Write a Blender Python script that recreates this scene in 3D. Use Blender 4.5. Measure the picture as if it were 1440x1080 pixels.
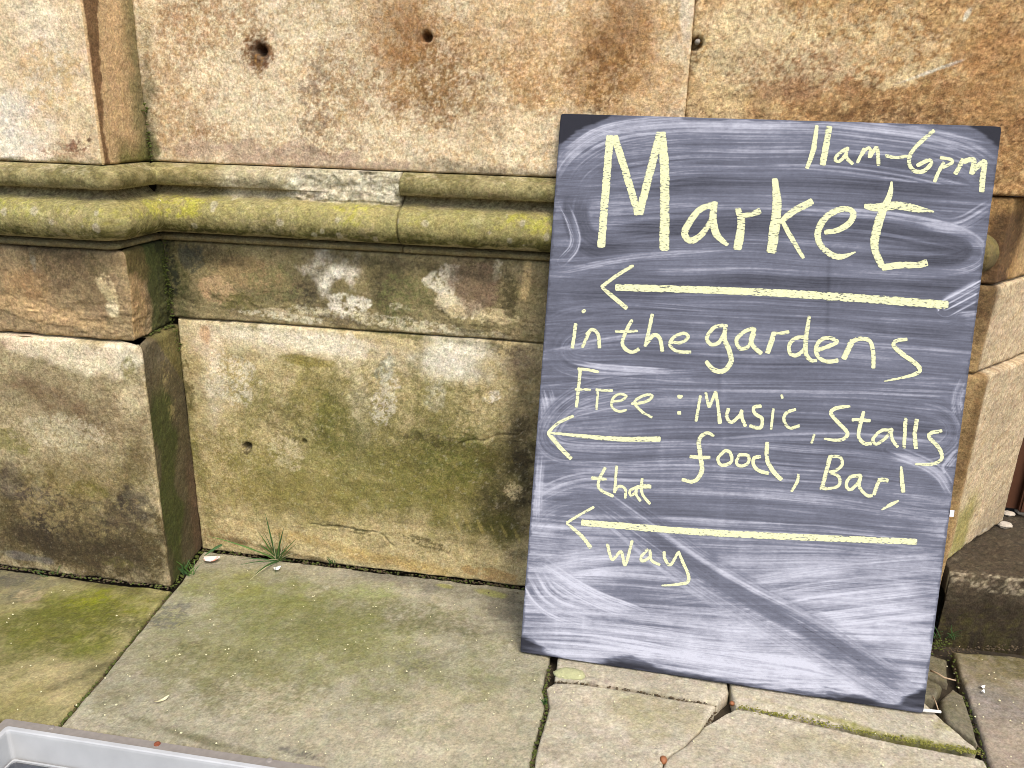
import bpy, math, random
import numpy as np
from mathutils import Matrix, Vector

for o in list(bpy.data.objects):
    bpy.data.objects.remove(o)
scn = bpy.context.scene
COL = scn.collection
R = math.radians

# ---------------------------------------------------------------- camera
F_PX, PITCH, YAW, ROLL, CAM_D, CAM_H = 1119.0, R(18.7), R(-8.7), R(1.7), 1.564, 1.017


def cam_axes():
    cp, sp, cy, sy = math.cos(PITCH), math.sin(PITCH), math.cos(YAW), math.sin(YAW)
    fwd = np.array([sy * cp, cy * cp, -sp])
    right = np.array([cy, -sy, 0.0])
    up = np.cross(right, fwd)
    r2 = right * math.cos(ROLL) + up * math.sin(ROLL)
    u2 = -right * math.sin(ROLL) + up * math.cos(ROLL)
    return r2, u2, fwd


CR, CU, CF = cam_axes()
CO = np.array([0.0, -CAM_D, CAM_H])
cd = bpy.data.cameras.new('camera')
cam = bpy.data.objects.new('camera', cd)
COL.objects.link(cam)
cam.matrix_world = Matrix(((CR[0], CU[0], -CF[0], CO[0]), (CR[1], CU[1], -CF[1], CO[1]),
                           (CR[2], CU[2], -CF[2], CO[2]), (0, 0, 0, 1)))
cd.sensor_fit = 'HORIZONTAL'
cd.sensor_width = 36.0
cd.lens = 36.0 * F_PX / 1440.0
cd.clip_start = 0.02
cd.clip_end = 500.0
scn.camera = cam

# ---------------------------------------------------------------- light
SUN_EL, SUN_AZ = R(57), R(30)            # azimuth measured from -Y (behind the camera) towards +X
w = bpy.data.worlds.new('World')
scn.world = w
w.use_nodes = True
nt = w.node_tree
sky = nt.nodes.new('ShaderNodeTexSky')
sky.sky_type = 'NISHITA'
sky.sun_disc = False
sky.sun_elevation = SUN_EL
sdir = Vector((math.sin(SUN_AZ) * math.cos(SUN_EL), -math.cos(SUN_AZ) * math.cos(SUN_EL), math.sin(SUN_EL)))
sky.sun_rotation = math.atan2(sdir.x, sdir.y)
sky.dust_density = 3.0
sky.air_density = 1.0
bg = nt.nodes['Background']
bg.inputs['Strength'].default_value = 0.14
nt.links.new(sky.outputs[0], bg.inputs[0])
sl = bpy.data.lights.new('sun', 'SUN')
sl.energy = 1.3
sl.angle = R(28)
sl.color = (1.0, 0.97, 0.92)
so = bpy.data.objects.new('sun', sl)
COL.objects.link(so)
so.rotation_euler = (-sdir).to_track_quat('-Z', 'Y').to_euler()
so.location = (2, -3, 4)
scn.view_settings.view_transform = 'Standard'
scn.view_settings.look = 'None'
scn.view_settings.gamma = 1.0
scn.view_settings.use_curve_mapping = False
scn.view_settings.exposure = 1.12
scn.cycles.filter_width = 0.9

# ---------------------------------------------------------------- helpers: pixels to places
def ray(px, py):
    return CF + CR * (px - 720.0) / F_PX - CU * (py - 540.0) / F_PX


def on_wall(px, py, y0=0.0):
    d = ray(px, py)
    t = (y0 - CO[1]) / d[1]
    p = CO + d * t
    return p[0], p[2]


def on_ground(px, py, z0=0.0):
    d = ray(px, py)
    t = (z0 - CO[2]) / d[2]
    p = CO + d * t
    return p[0], p[1]


# ---------------------------------------------------------------- helpers: noise
_rng = np.random.default_rng(11)
_TB = _rng.random((64, 64, 64)).astype(np.float32) * 2 - 1
_TBF = _TB.ravel()


def vnoise(P, scale, seed=0):
    """smooth value noise at points P (N,3); scale = features per metre"""
    off = np.array([13.7, 7.31, 29.9]) * (seed + 1) % 61.3
    q = P * scale + off
    i = np.floor(q).astype(np.int64)
    f = (q - i).astype(np.float32)
    f = f * f * (3 - 2 * f)
    a = i & 63
    b = (i + 1) & 63
    x0, y0, z0 = a[:, 0] * 4096, a[:, 1] * 64, a[:, 2]
    x1, y1, z1 = b[:, 0] * 4096, b[:, 1] * 64, b[:, 2]
    fx, fy, fz = f[:, 0], f[:, 1], f[:, 2]
    T = _TBF
    c00 = T[x0 + y0 + z0] * (1 - fx) + T[x1 + y0 + z0] * fx
    c10 = T[x0 + y1 + z0] * (1 - fx) + T[x1 + y1 + z0] * fx
    c01 = T[x0 + y0 + z1] * (1 - fx) + T[x1 + y0 + z1] * fx
    c11 = T[x0 + y1 + z1] * (1 - fx) + T[x1 + y1 + z1] * fx
    c0 = c00 * (1 - fy) + c10 * fy
    c1 = c01 * (1 - fy) + c11 * fy
    return c0 * (1 - fz) + c1 * fz


def fbm(P, scale, octv=4, seed=0, gain=0.55):
    s = np.zeros(len(P), np.float32)
    amp, tot = 1.0, 0.0
    for k in range(octv):
        s += amp * vnoise(P, scale * 2.03 ** k, seed + 5 * k)
        tot += amp * amp
        amp *= gain
    return s / math.sqrt(tot)          # roughly unit spread whatever the octaves


def sstep(x):
    x = np.clip(x, 0, 1)
    return x * x * (3 - 2 * x)


def lin(c):
    c = np.asarray(c, float) / 255.0
    return np.where(c <= 0.04045, c / 12.92, ((c + 0.055) / 1.055) ** 2.4)


class Paint:
    """stone colour at mesh points: a ground colour and stains laid over it one by one"""

    def __init__(s, P, base, k=1.45):
        s.P = P
        s.k = k
        s.c = np.tile(lin(base) / k, (len(P), 1))
        s.uv = P[:, [0, 2]]
        s.cache = {}

    def n(s, scale, octv=3, seed=0):
        key = (scale, octv, seed)
        if key not in s.cache:
            s.cache[key] = fbm(s.P, scale, octv, seed)
        return s.cache[key]

    def shape(s, c, r, rot=0.0, rag=0.45, soft=0.45, sc=28, seed=1):
        d = s.uv - np.array(c)
        a, b = math.cos(rot), math.sin(rot)
        u = (d[:, 0] * a + d[:, 1] * b) / r[0]
        v = (-d[:, 0] * b + d[:, 1] * a) / r[1]
        q = np.sqrt(u * u + v * v)
        return sstep((1 - q + rag * 0.6 * s.n(sc, 4, seed)) / soft)

    def tex(s, m, kind, seed=2):
        fi = s.n(300, 2, 90 + seed % 5)
        if kind == 's':
            return np.clip(m * (1 + 0.30 * fi), 0, 1)
        if kind == 'w':        # soft wash with a little grain
            return np.clip(m * (0.86 + 0.24 * s.n(34, 5, seed) + 0.26 * s.n(150, 3, 80 + seed % 7) + 0.22 * fi), 0, 1)
        if kind == 'p':        # fine flecks
            return m * sstep((m * 0.9 - 0.62 + 0.55 * s.n(120, 3, seed) + 0.55 * fi) / 0.45)
        if kind == 'b':        # ragged blotches
            return m * sstep((m * 1.0 - 0.55 + 0.50 * s.n(34, 5, seed) + 0.42 * s.n(170, 3, 80 + seed % 7) + 0.25 * fi) / 0.6)
        if kind == 'g':        # gritty all-over grain
            return m * sstep((m * 0.8 - 0.5 + 0.7 * s.n(230, 2, seed)) / 0.8)
        return m

    def lay(s, rgb, m, op=1.0):
        m = (np.clip(m, 0, 1) * op)[:, None]
        s.c = s.c * (1 - m) + lin(rgb) / s.k * m

    def stain(s, rgb, c, r, rot=0, op=0.8, kind='s', rag=0.45, soft=0.45, seed=1, sc=28):
        s.lay(rgb, s.tex(s.shape(c, r, rot, rag, soft, sc, seed), kind, seed + 3), op)

    def all(s, rgb, dens, kind, op=0.8, seed=1):
        m = np.full(len(s.P), dens, np.float32)
        s.lay(rgb, s.tex(m, kind, seed), op)

    def crackle(s, rgb, scale=50, op=0.6, seed=81, lo=0.0):
        r = np.abs(fbm(s.P * np.array([0.7, 1, 1.5]), scale, 3, seed))
        s.lay(rgb, sstep((0.10 - r) / 0.08) * sstep((s.n(16, 3, seed + 1) - lo) / 0.6), op)

    def vary(s, amt=0.12, scale=18, seed=40, octv=5):
        s.c = s.c * (1 + amt * s.n(scale, octv, seed))[:, None]

    def done(s):
        s.vary(0.10, 22, 41)
        s.vary(0.10, 6, 44, 3)
        bed = fbm(s.P * np.array([0.25, 0.6, 1.8]), 40, 4, 66)
        s.c *= (1 + 0.09 * bed)[:, None]
        s.vary(0.19, 150, 47, 2)
        s.vary(0.20, 330, 52, 1)
        dk = sstep((s.n(95, 3, 57) - 1.25) / 0.7)           # dark pores
        s.c *= (1 - 0.62 * dk)[:, None]
        lt = sstep((s.n(140, 2, 63) - 1.3) / 0.6)           # pale grains
        s.c *= (1 + 0.35 * lt)[:, None]
        for ch in range(3):
            s.c[:, ch] *= 1 + 0.035 * s.n(70, 3, 70 + 3 * ch) + 0.03 * s.n(250, 1, 75 + 3 * ch)
        return np.clip(s.c, 0.004, 0.85)


# ---------------------------------------------------------------- helpers: materials
MATS = {}


def stone_mat(name, bump=0.5, grain=420.0, rough=0.92, spec=0.25, gmin=0.62):
    m = bpy.data.materials.new(name)
    m.use_nodes = True
    t = m.node_tree
    b = t.nodes['Principled BSDF']
    b.inputs['Roughness'].default_value = rough
    b.inputs['Specular IOR Level'].default_value = spec
    at = t.nodes.new('ShaderNodeAttribute')
    at.attribute_name = 'tint'
    tc = t.nodes.new('ShaderNodeTexCoord')
    n1 = t.nodes.new('ShaderNodeTexNoise')
    n1.inputs['Scale'].default_value = grain
    n1.inputs['Detail'].default_value = 5
    n1.inputs['Roughness'].default_value = 0.65
    t.links.new(tc.outputs['Object'], n1.inputs['Vector'])
    mr = t.nodes.new('ShaderNodeMapRange')
    mr.inputs['From Min'].default_value = 0.3
    mr.inputs['From Max'].default_value = 0.7
    mr.inputs['To Min'].default_value = gmin
    mr.inputs['To Max'].default_value = 2.0 - gmin
    t.links.new(n1.outputs['Fac'], mr.inputs['Value'])
    mx = t.nodes.new('ShaderNodeVectorMath')
    mx.operation = 'SCALE'
    t.links.new(at.outputs['Color'], mx.inputs[0])
    t.links.new(mr.outputs['Result'], mx.inputs['Scale'])
    t.links.new(mx.outputs['Vector'], b.inputs['Base Color'])
    n2 = t.nodes.new('ShaderNodeTexNoise')
    n2.inputs['Scale'].default_value = grain * 0.45
    n2.inputs['Detail'].default_value = 7
    n2.inputs['Roughness'].default_value = 0.7
    t.links.new(tc.outputs['Object'], n2.inputs['Vector'])
    bp = t.nodes.new('ShaderNodeBump')
    bp.inputs['Strength'].default_value = bump
    bp.inputs['Distance'].default_value = 0.004
    t.links.new(n2.outputs['Fac'], bp.inputs['Height'])
    t.links.new(bp.outputs['Normal'], b.inputs['Normal'])
    MATS[name] = m
    return m


def plain_mat(name, rgb, rough=0.8, var=0.2, scale=60.0, metal=0.0, spec=0.4, bump=0.0, albedo=None, k=1.45):
    m = bpy.data.materials.new(name)
    m.use_nodes = True
    t = m.node_tree
    b = t.nodes['Principled BSDF']
    b.inputs['Roughness'].default_value = rough
    b.inputs['Metallic'].default_value = metal
    b.inputs['Specular IOR Level'].default_value = spec
    c = albedo if albedo else tuple(lin(rgb) / k)
    tc = t.nodes.new('ShaderNodeTexCoord')
    n = t.nodes.new('ShaderNodeTexNoise')
    n.inputs['Scale'].default_value = scale
    n.inputs['Detail'].default_value = 6
    t.links.new(tc.outputs['Object'], n.inputs['Vector'])
    mx = t.nodes.new('ShaderNodeMixRGB')
    mx.inputs[1].default_value = (*[v * (1 - var) for v in c], 1)
    mx.inputs[2].default_value = (*[min(v * (1 + var), 0.9) for v in c], 1)
    t.links.new(n.outputs['Fac'], mx.inputs['Fac'])
    t.links.new(mx.outputs['Color'], b.inputs['Base Color'])
    if bump:
        bp = t.nodes.new('ShaderNodeBump')
        bp.inputs['Strength'].default_value = bump
        bp.inputs['Distance'].default_value = 0.003
        t.links.new(n.outputs['Fac'], bp.inputs['Height'])
        t.links.new(bp.outputs['Normal'], b.inputs['Normal'])
    MATS[name] = m
    return m


# ---------------------------------------------------------------- helpers: objects
def tag(o, label=None, cat=None, group=None, kind=None):
    if label: o['label'] = label
    if cat: o['category'] = cat
    if group: o['group'] = group
    if kind: o['kind'] = kind
    return o


def empty(name, loc=(0, 0, 0)):
    o = bpy.data.objects.new(name, None)
    COL.objects.link(o)
    o.location = loc
    o.empty_display_size = 0.1
    return o


def mesh_obj(name, V, Fq, mat, parent=None, tint=None, smooth=True):
    """Fq: int array (n,4) or (n,3), or a list of index lists"""
    me = bpy.data.meshes.new(name)
    V = np.asarray(V, np.float32)
    if isinstance(Fq, np.ndarray):
        k = Fq.shape[1]
        me.vertices.add(len(V))
        me.vertices.foreach_set('co', V.ravel())
        me.loops.add(Fq.size)
        me.loops.foreach_set('vertex_index', Fq.ravel().astype(np.int32))
        me.polygons.add(len(Fq))
        me.polygons.foreach_set('loop_start', np.arange(0, Fq.size, k, dtype=np.int32))
        me.polygons.foreach_set('loop_total', np.full(len(Fq), k, np.int32))
        me.update(calc_edges=True)
    else:
        me.from_pydata([tuple(map(float, v)) for v in V], [], [list(map(int, f)) for f in Fq])
        me.update()
    me.polygons.foreach_set('use_smooth', np.full(len(me.polygons), smooth))
    if tint is not None:
        a = me.color_attributes.new('tint', 'FLOAT_COLOR', 'POINT')
        c = np.ones((len(V), 4), np.float32)
        c[:, :3] = tint
        a.data.foreach_set('color', c.ravel())
    me.materials.append(mat)
    o = bpy.data.objects.new(name, me)
    COL.objects.link(o)
    if parent is not None:
        o.parent = parent
        o.matrix_parent_inverse = Matrix.Translation(-Vector(parent.location)) if parent.type == 'EMPTY' and parent.parent is None and parent.rotation_euler.x == 0 else Matrix()
    return o


def grid_faces(nu, nv):
    """quads for vertices stored [v, u] with u fastest"""
    i = np.arange((nv - 1) * nu).reshape(nv - 1, nu)[:, :-1].ravel()
    return np.stack([i, i + 1, i + nu + 1, i + nu], 1)


def skirted(G, back):
    """G (nv,nu,3) front surface; add an edge ring pushed along 'back' so the piece has thickness"""
    nv, nu, _ = G.shape
    V = G.reshape(-1, 3)
    Fq = grid_faces(nu, nv)
    idx = np.arange(nv * nu).reshape(nv, nu)
    ring = np.concatenate([idx[0, :-1], idx[:-1, -1], idx[-1, :0:-1], idx[:0:-1, 0]])
    n0 = len(V)
    bv = V[ring] + (back.reshape(-1, 3)[ring] if back.ndim == 3 else back)
    m = len(ring)
    a = np.arange(m)
    b = (a + 1) % m
    sk = np.stack([ring[b], ring[a], n0 + a, n0 + b], 1)
    return np.concatenate([V, bv]), np.concatenate([Fq, sk]), ring


def box(name, x0, x1, y0, y1, z0, z1, mat, parent=None, bev=0.0):
    import bmesh
    bm = bmesh.new()
    bmesh.ops.create_cube(bm, size=1.0)
    for v in bm.verts:
        v.co = ((x0 + x1) / 2 + v.co.x * (x1 - x0), (y0 + y1) / 2 + v.co.y * (y1 - y0), (z0 + z1) / 2 + v.co.z * (z1 - z0))
    if bev:
        bmesh.ops.bevel(bm, geom=bm.edges[:], offset=bev, segments=2, affect='EDGES')
    me = bpy.data.meshes.new(name)
    bm.to_mesh(me)
    bm.free()
    me.materials.append(mat)
    o = bpy.data.objects.new(name, me)
    COL.objects.link(o)
    if parent is not None:
        o.parent = parent
        o.matrix_parent_inverse = Matrix.Translation(-Vector(parent.location))
    return o


def resample_path(path, step):
    pts, nrm = [], []
    path = [np.array(p, float) for p in path]
    n = len(path)
    seg_n = []
    for a, b in zip(path[:-1], path[1:]):
        d = (b - a) / np.linalg.norm(b - a)
        seg_n.append(np.array([d[1], -d[0]]))
    mit = []
    for i in range(n):
        if i == 0: m = seg_n[0]
        elif i == n - 1: m = seg_n[-1]
        else:
            m = (seg_n[i - 1] + seg_n[i]) / (1 + seg_n[i - 1] @ seg_n[i])
        mit.append(m)
    sid = []
    for i, (a, b) in enumerate(zip(path[:-1], path[1:])):
        k = max(2, int(math.ceil(np.linalg.norm(b - a) / step)))
        t = np.linspace(0, 1, k + 1)
        if i < n - 2: t = t[:-1]
        pts.append(a + (b - a) * t[:, None])
        nrm.append(mit[i] + (mit[i + 1] - mit[i]) * t[:, None])
        sid.append(np.full(len(t), i))
    return np.concatenate(pts), np.concatenate(nrm), np.concatenate(sid)


# ---------------------------------------------------------------- materials
M_STONE = stone_mat('sandstone', bump=0.8, grain=260)
M_ROUGH = stone_mat('pitted_sandstone', bump=1.0, grain=220)
M_MOULD = stone_mat('mossy_sandstone', bump=0.8, grain=260)
M_SLAB = stone_mat('paving_stone', bump=0.7, grain=240, gmin=0.72)
M_SOIL = plain_mat('joint_soil', (62, 52, 36), 1.0, 0.5, 90, bump=1.0)
M_BED = plain_mat('lime_bed', (120, 104, 74), 1.0, 0.4, 80, bump=0.8)
M_MORTAR = plain_mat('old_mortar', (70, 58, 42), 1.0, 0.4, 80, bump=0.8)

STEP = 0.0026
W_ = on_wall


# ================================================================ THE WALL
wall = tag(empty('stone_wall', (0, 0, 0)),
           'weathered cream sandstone wall with mossy moulded string course and projecting pier', 'wall')

PX_IN = -1.008        # inner corner, pier to wall
PIER_Y = -0.152
CORN = (0.668, 0.0)   # right corner of the wall face
RET = (0.875, 0.222)  # back end of the splayed return


def stone(name, path, z0, z1, painter, mat=M_STONE, seed=1, rough=1.0, holes=(), terr=0.0, step=STEP,
          gap=0.0018, relief=None, arris=0.007, parent=wall):
    pts, nrm, sid = resample_path(path, step)
    nu = len(pts)
    nv = max(3, int(math.ceil((z1 - z0) / step)) + 1)
    # distances along the path
    L = np.concatenate([[0], np.cumsum(np.linalg.norm(np.diff(pts, axis=0), axis=1))])
    zz = np.linspace(z0 + gap, z1 - gap, nv)
    G = np.zeros((nv, nu, 3))
    G[:, :, 0] = pts[None, :, 0]
    G[:, :, 1] = pts[None, :, 1]
    G[:, :, 2] = zz[:, None]
    G[:, 0, :2] += 0
    P = G.reshape(-1, 3)
    N = np.zeros_like(G)
    N[:, :, 0] = nrm[None, :, 0]
    N[:, :, 1] = nrm[None, :, 1]
    N = N.reshape(-1, 3)
    so_ = np.array([seed * 3.7, seed * 1.3, seed * 2.1])
    Q = P + so_
    e = np.minimum(np.minimum(L[None, :], (L[-1] - L)[None, :]) * np.ones((nv, 1)),
                   np.minimum(zz - zz[0], zz[-1] - zz)[:, None] * np.ones((1, nu))).ravel()
    low = fbm(Q, 7, 3, seed)
    mid = fbm(Q, 40, 4, seed + 1)
    fine = fbm(Q, 170, 2, seed + 2)
    d = -0.0035 + rough * (0.0018 * low + 0.0011 * mid + 0.00045 * fine)
    pit = np.clip(fbm(Q, 75, 2, seed + 4) - 1.15, 0, 1)
    d -= rough * 0.004 * pit
    if terr:
        t = fbm(Q * np.array([0.6, 1, 1.6]), 14, 4, seed + 7) * 1.6
        tq = np.floor(t) + sstep((t - np.floor(t)) * 5 - 4)
        d += terr * tq * 0.5 - terr * 0.6
    ar = arris * (1 + 0.8 * np.clip(fbm(Q, 22, 4, seed + 9), -0.8, 2.2))
    k = np.clip(1 - e / ar, 0, 1)
    d -= 0.9 * ar * (1 - np.sqrt(np.clip(1 - k * k, 0, 1)))
    for (hx, hz, hr, hd) in holes:
        rr = np.hypot(P[:, 0] - hx, P[:, 2] - hz) * (1 + 0.25 * fbm(Q, 60, 2, seed + 12))
        d -= hd * sstep(1.35 - rr / hr) 
    d = np.minimum(d, -0.0006)
    if relief is not None:
        d = relief(P, d, Q)
    V = P + N * d[:, None]
    tint = painter(P)
    G2 = V.reshape(nv, nu, 3)
    back = (-N * 0.05).reshape(nv, nu, 3)
    VV, FF, ring = skirted(G2, back)
    tint = np.concatenate([tint, tint[ring]])
    return mesh_obj(name, VV, FF, mat, parent, tint)


def rel(px, py, y0=0.0):
    return W_(px, py, y0)


def mm(n):                        # photo pixels at the wall in metres
    return n * 0.00148


def px_stain(pt, rgb, px, py, rx, ry, rot=0, op=0.8, kind='s', y0=0.0, **kw):
    if kind == 'b' and rx * ry > 1300:
        kind = 'w'
        kw.setdefault('soft', 0.85)
        kw['rag'] = kw.get('rag', 0.45) * 1.3
        rx, ry = rx * 1.12, ry * 1.12
    pt.stain(rgb, W_(px, py, y0), (mm(rx), mm(ry)), R(-rot), op, kind, **kw)


# ---- upper courses
def paint_upper_mid(P):
    p = Paint(P, (244, 222, 180))
    S = lambda *a, **k: px_stain(p, *a, **k)
    p.all((205, 165, 112), 0.75, 'p', 0.65, 3)
    p.all((252, 238, 208), 0.5, 'b', 0.7, 4)
    S((216, 170, 108), 770, 60, 190, 150, 0, 0.55, 's', rag=.8, soft=.8, seed=5)
    S((206, 158, 96), 900, 110, 90, 130, 0, 0.55, 's', rag=.8, soft=.8, seed=6)
    S((164, 122, 72), 590, 80, 130, 150, 0, 0.85, 'p', seed=7, soft=.9)
    S((190, 150, 98), 580, 60, 90, 120, 0, 0.5, 's', seed=47, soft=.9, rag=.8)
    S((160, 112, 66), 560, 40, 80, 70, 0, 0.7, 'b', seed=8)
    S((168, 126, 76), 650, 150, 110, 90, 20, 0.75, 'p', seed=9, soft=.9)
    S((172, 132, 84), 480, 120, 110, 110, 10, 0.65, 'p', seed=29, soft=.9)
    S((180, 140, 94), 330, 195, 150, 30, 5, 0.6, 'p', seed=30, soft=.9)
    S((168, 124, 72), 760, 120, 110, 100, 0, 0.65, 'p', seed=31, soft=.9)
    S((122, 84, 44), 850, 95, 75, 110, 0, 0.85, 'p', seed=10, soft=.9)
    S((150, 108, 62), 850, 95, 60, 90, 0, 0.55, 's', seed=48, soft=.9, rag=.8)
    S((150, 104, 58), 880, 30, 60, 60, 0, 0.7, 'b', seed=11)
    S((172, 125, 76), 300, 30, 120, 50, 0, 0.6, 'p', seed=12)
    S((170, 128, 80), 250, 140, 60, 110, 0, 0.5, 'p', seed=13)
    S((150, 124, 98), 440, 150, 30, 90, 5, 0.65, 'p', seed=14)
    S((150, 120, 88), 470, 190, 60, 40, 0, 0.5, 'p', seed=15)
    S((250, 232, 194), 330, 140, 90, 70, 0, 0.5, 'b', seed=16)
    S((250, 228, 186), 700, 190, 90, 40, 0, 0.5, 'b', seed=17)
    p.crackle((146, 108, 70), 80, 0.4, 82, 0.1)
    p.all((198, 150, 84), 0.62, 'p', 0.55, 97)
    p.all((134, 94, 52), 0.42, 'p', 0.6, 98)
    S((128, 88, 46), 620, 120, 170, 120, 0, 0.6, 'p', seed=52, soft=.9)
    S((186, 158, 132), 400, 222, 240, 20, 3, 0.7, 's', rag=.7, seed=18)
    S((120, 108, 84), 690, 240, 140, 12, 3, 0.75, 'b', seed=19)
    S((118, 112, 78), 208, 150, 16, 160, 4, 0.75, 'b', seed=20)
    S((104, 100, 58), 208, 215, 22, 30, 0, 0.8, 's', seed=21)
    S((130, 84, 40), 363, 72, 34, 36, 0, 0.85, 'p', seed=22)
    S((82, 52, 28), 366, 74, 16, 20, 0, 0.85, 's', seed=23)
    S((176, 128, 62), 364, 100, 10, 26, 0, 0.5, 'p', seed=24)
    S((128, 88, 48), 596, 52, 22, 14, 0, 0.6, 'p', seed=25)
    S((232, 216, 186), 966, 20, 10, 40, 0, 0.7, 's', seed=26)
    return p.done()


def paint_upper_right(P):
    p = Paint(P, (210, 168, 112))
    S = lambda *a, **k: px_stain(p, *a, **k)
    p.all((152, 108, 60), 0.86, 'p', 0.75, 3)
    p.all((240, 212, 156), 0.6, 'b', 0.7, 4)
    S((238, 210, 156), 1020, 90, 60, 130, 0, 0.65, 'b', seed=5)
    S((240, 214, 166), 1050, 30, 60, 40, 0, 0.5, 'b', seed=6)
    S((164, 124, 92), 1130, 95, 110, 40, 0, 0.6, 's', rag=.8, soft=.7, seed=7)
    S((150, 108, 66), 1240, 140, 160, 50, 0, 0.55, 'p', seed=8)
    S((238, 212, 160), 1290, 100, 60, 14, -25, 0.7, 'b', seed=9)
    S((240, 226, 196), 1318, 98, 45, 2.2, -22, 0.9, 's', rag=.6, seed=10)
    S((240, 226, 196), 1362, 20, 4, 10, 20, 0.9, 's', seed=11)
    S((178, 130, 78), 1400, 120, 70, 120, 0, 0.5, 's', rag=.8, seed=12)
    S((104, 72, 40), 1250, 160, 120, 18, 0, 0.5, 'p', seed=13)
    p.crackle((98, 64, 36), 70, 0.65, 81, -0.3)
    p.crackle((120, 82, 46), 120, 0.5, 85, -0.2)
    S((250, 226, 176), 1060, 60, 110, 70, 0, 0.55, 'p', seed=16)
    S((246, 222, 172), 1200, 60, 140, 60, 0, 0.45, 'p', seed=17)
    S((120, 84, 46), 1420, 230, 30, 60, 0, 0.5, 'p', seed=14)
    S((96, 66, 40), 978, 75, 12, 30, 0, 0.6, 'p', seed=15)
    return p.done()


def paint_upper_pier(P):
    p = Paint(P, (242, 216, 172))
    S = lambda *a, **k: px_stain(p, *a, y0=PIER_Y, **k)
    ret = P[:, 0] > PX_IN - 0.004
    p.all((212, 172, 118), 0.7, 'p', 0.55, 3)
    S((252, 242, 220), 20, 190, 70, 70, 0, 0.8, 'b', seed=5)
    S((250, 236, 206), 60, 60, 60, 90, 25, 0.5, 'b', seed=6)
    S((222, 180, 112), 70, 110, 60, 60, 30, 0.5, 'p', seed=7)
    S((116, 76, 52), 108, 205, 32, 18, -20, 0.85, 'p', seed=8)
    S((150, 108, 76), 90, 212, 50, 16, 0, 0.6, 'p', seed=9)
    S((128, 118, 82), 20, 228, 110, 9, 3, 0.8, 'b', seed=10)
    S((150, 138, 96), 110, 230, 60, 12, 3, 0.7, 'b', seed=11)
    # return face: smooth buff, brown flaked strip down the arris, green in the corner
    m = ret.astype(float)
    p.lay((216, 180, 130), m, 0.9)
    y = (P[:, 1] - PIER_Y) / -PIER_Y
    z = P[:, 2]
    wd = 0.10 + 0.16 * np.clip((z - 0.98) / 0.2, 0, 1) + 0.05 * p.n(40, 4, 33)
    strip = m * sstep((y - 0.03) / 0.02) * sstep((wd - y + 0.05) / 0.03)
    p.lay((124, 90, 56), strip, 0.9)
    g = m * sstep((y - 0.62 + 0.12 * p.n(30, 4, 34)) / 0.35)
    p.lay((128, 122, 78), g, 0.75)
    g2 = m * sstep((0.965 - z + 0.02 * p.n(30, 3, 35)) / 0.05) * sstep((y - 0.15) / 0.3)
    p.lay((104, 104, 44), g2, 0.85)
    return p.done()


Z_BED = 0.903
Z_MB = 0.744
Z_CJ = 0.572
h3 = W_(979, 61)
stone('stone_block', [(PX_IN - 0.006, 0.0), (0.0655, 0.0)], Z_BED, 1.42, paint_upper_mid, M_ROUGH, 2, 1.15,
      holes=[(*W_(366, 72), 0.0105, 0.035), (*W_(599, 52), 0.0095, 0.035)], arris=0.004)
stone('stone_block', [(0.0655, 0.0), (0.735, 0.0), (0.93, 0.24)], Z_BED, 1.42, paint_upper_right, M_ROUGH, 3, 1.5,
      holes=[(h3[0], h3[1], 0.012, 0.03)], arris=0.004)
stone('stone_block', [(-1.9, PIER_Y), (PX_IN - 0.005, PIER_Y), (PX_IN, PIER_Y + 0.006), (PX_IN, 0.022)], Z_BED, 1.42, paint_upper_pier, M_STONE, 4, 1.1)


# ---- string course
def mould_profile():
    pts = [(0.0, Z_BED)]
    c, r = (0.0135, 0.8775), 0.0185
    for a in np.linspace(88, -68, 17):
        pts.append((c[0] + r * math.cos(R(a)), c[1] + r * math.sin(R(a))))
    pts += [(-0.005, 0.8605), (-0.007, 0.8545), (0.000, 0.8470), (0.0095, 0.8405)]
    c, r = (0.0105, 0.8005), 0.0375
    for a in np.linspace(76, -72, 24):
        pts.append((c[0] + r * math.cos(R(a)), c[1] + r * math.sin(R(a))))
    pts += [(0.0000, 0.7632), (-0.006, 0.7608), (0.0065, 0.7572), (0.0115, 0.7535), (0.0100, 0.7470), (0.004, 0.7452), (0.0, Z_MB)]
    pts = np.array(pts)
    L = np.concatenate([[0], np.cumsum(np.linalg.norm(np.diff(pts, axis=0), axis=1))])
    t = np.linspace(0, L[-1], int(L[-1] / 0.0024))
    return np.stack([np.interp(t, L, pts[:, 0]), np.interp(t, L, pts[:, 1])], 1)


PROF = mould_profile()
X_E0, X_E1, X_E2 = W_(300, 250)[0], W_(400, 250)[0], W_(566, 260)[0]


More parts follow.
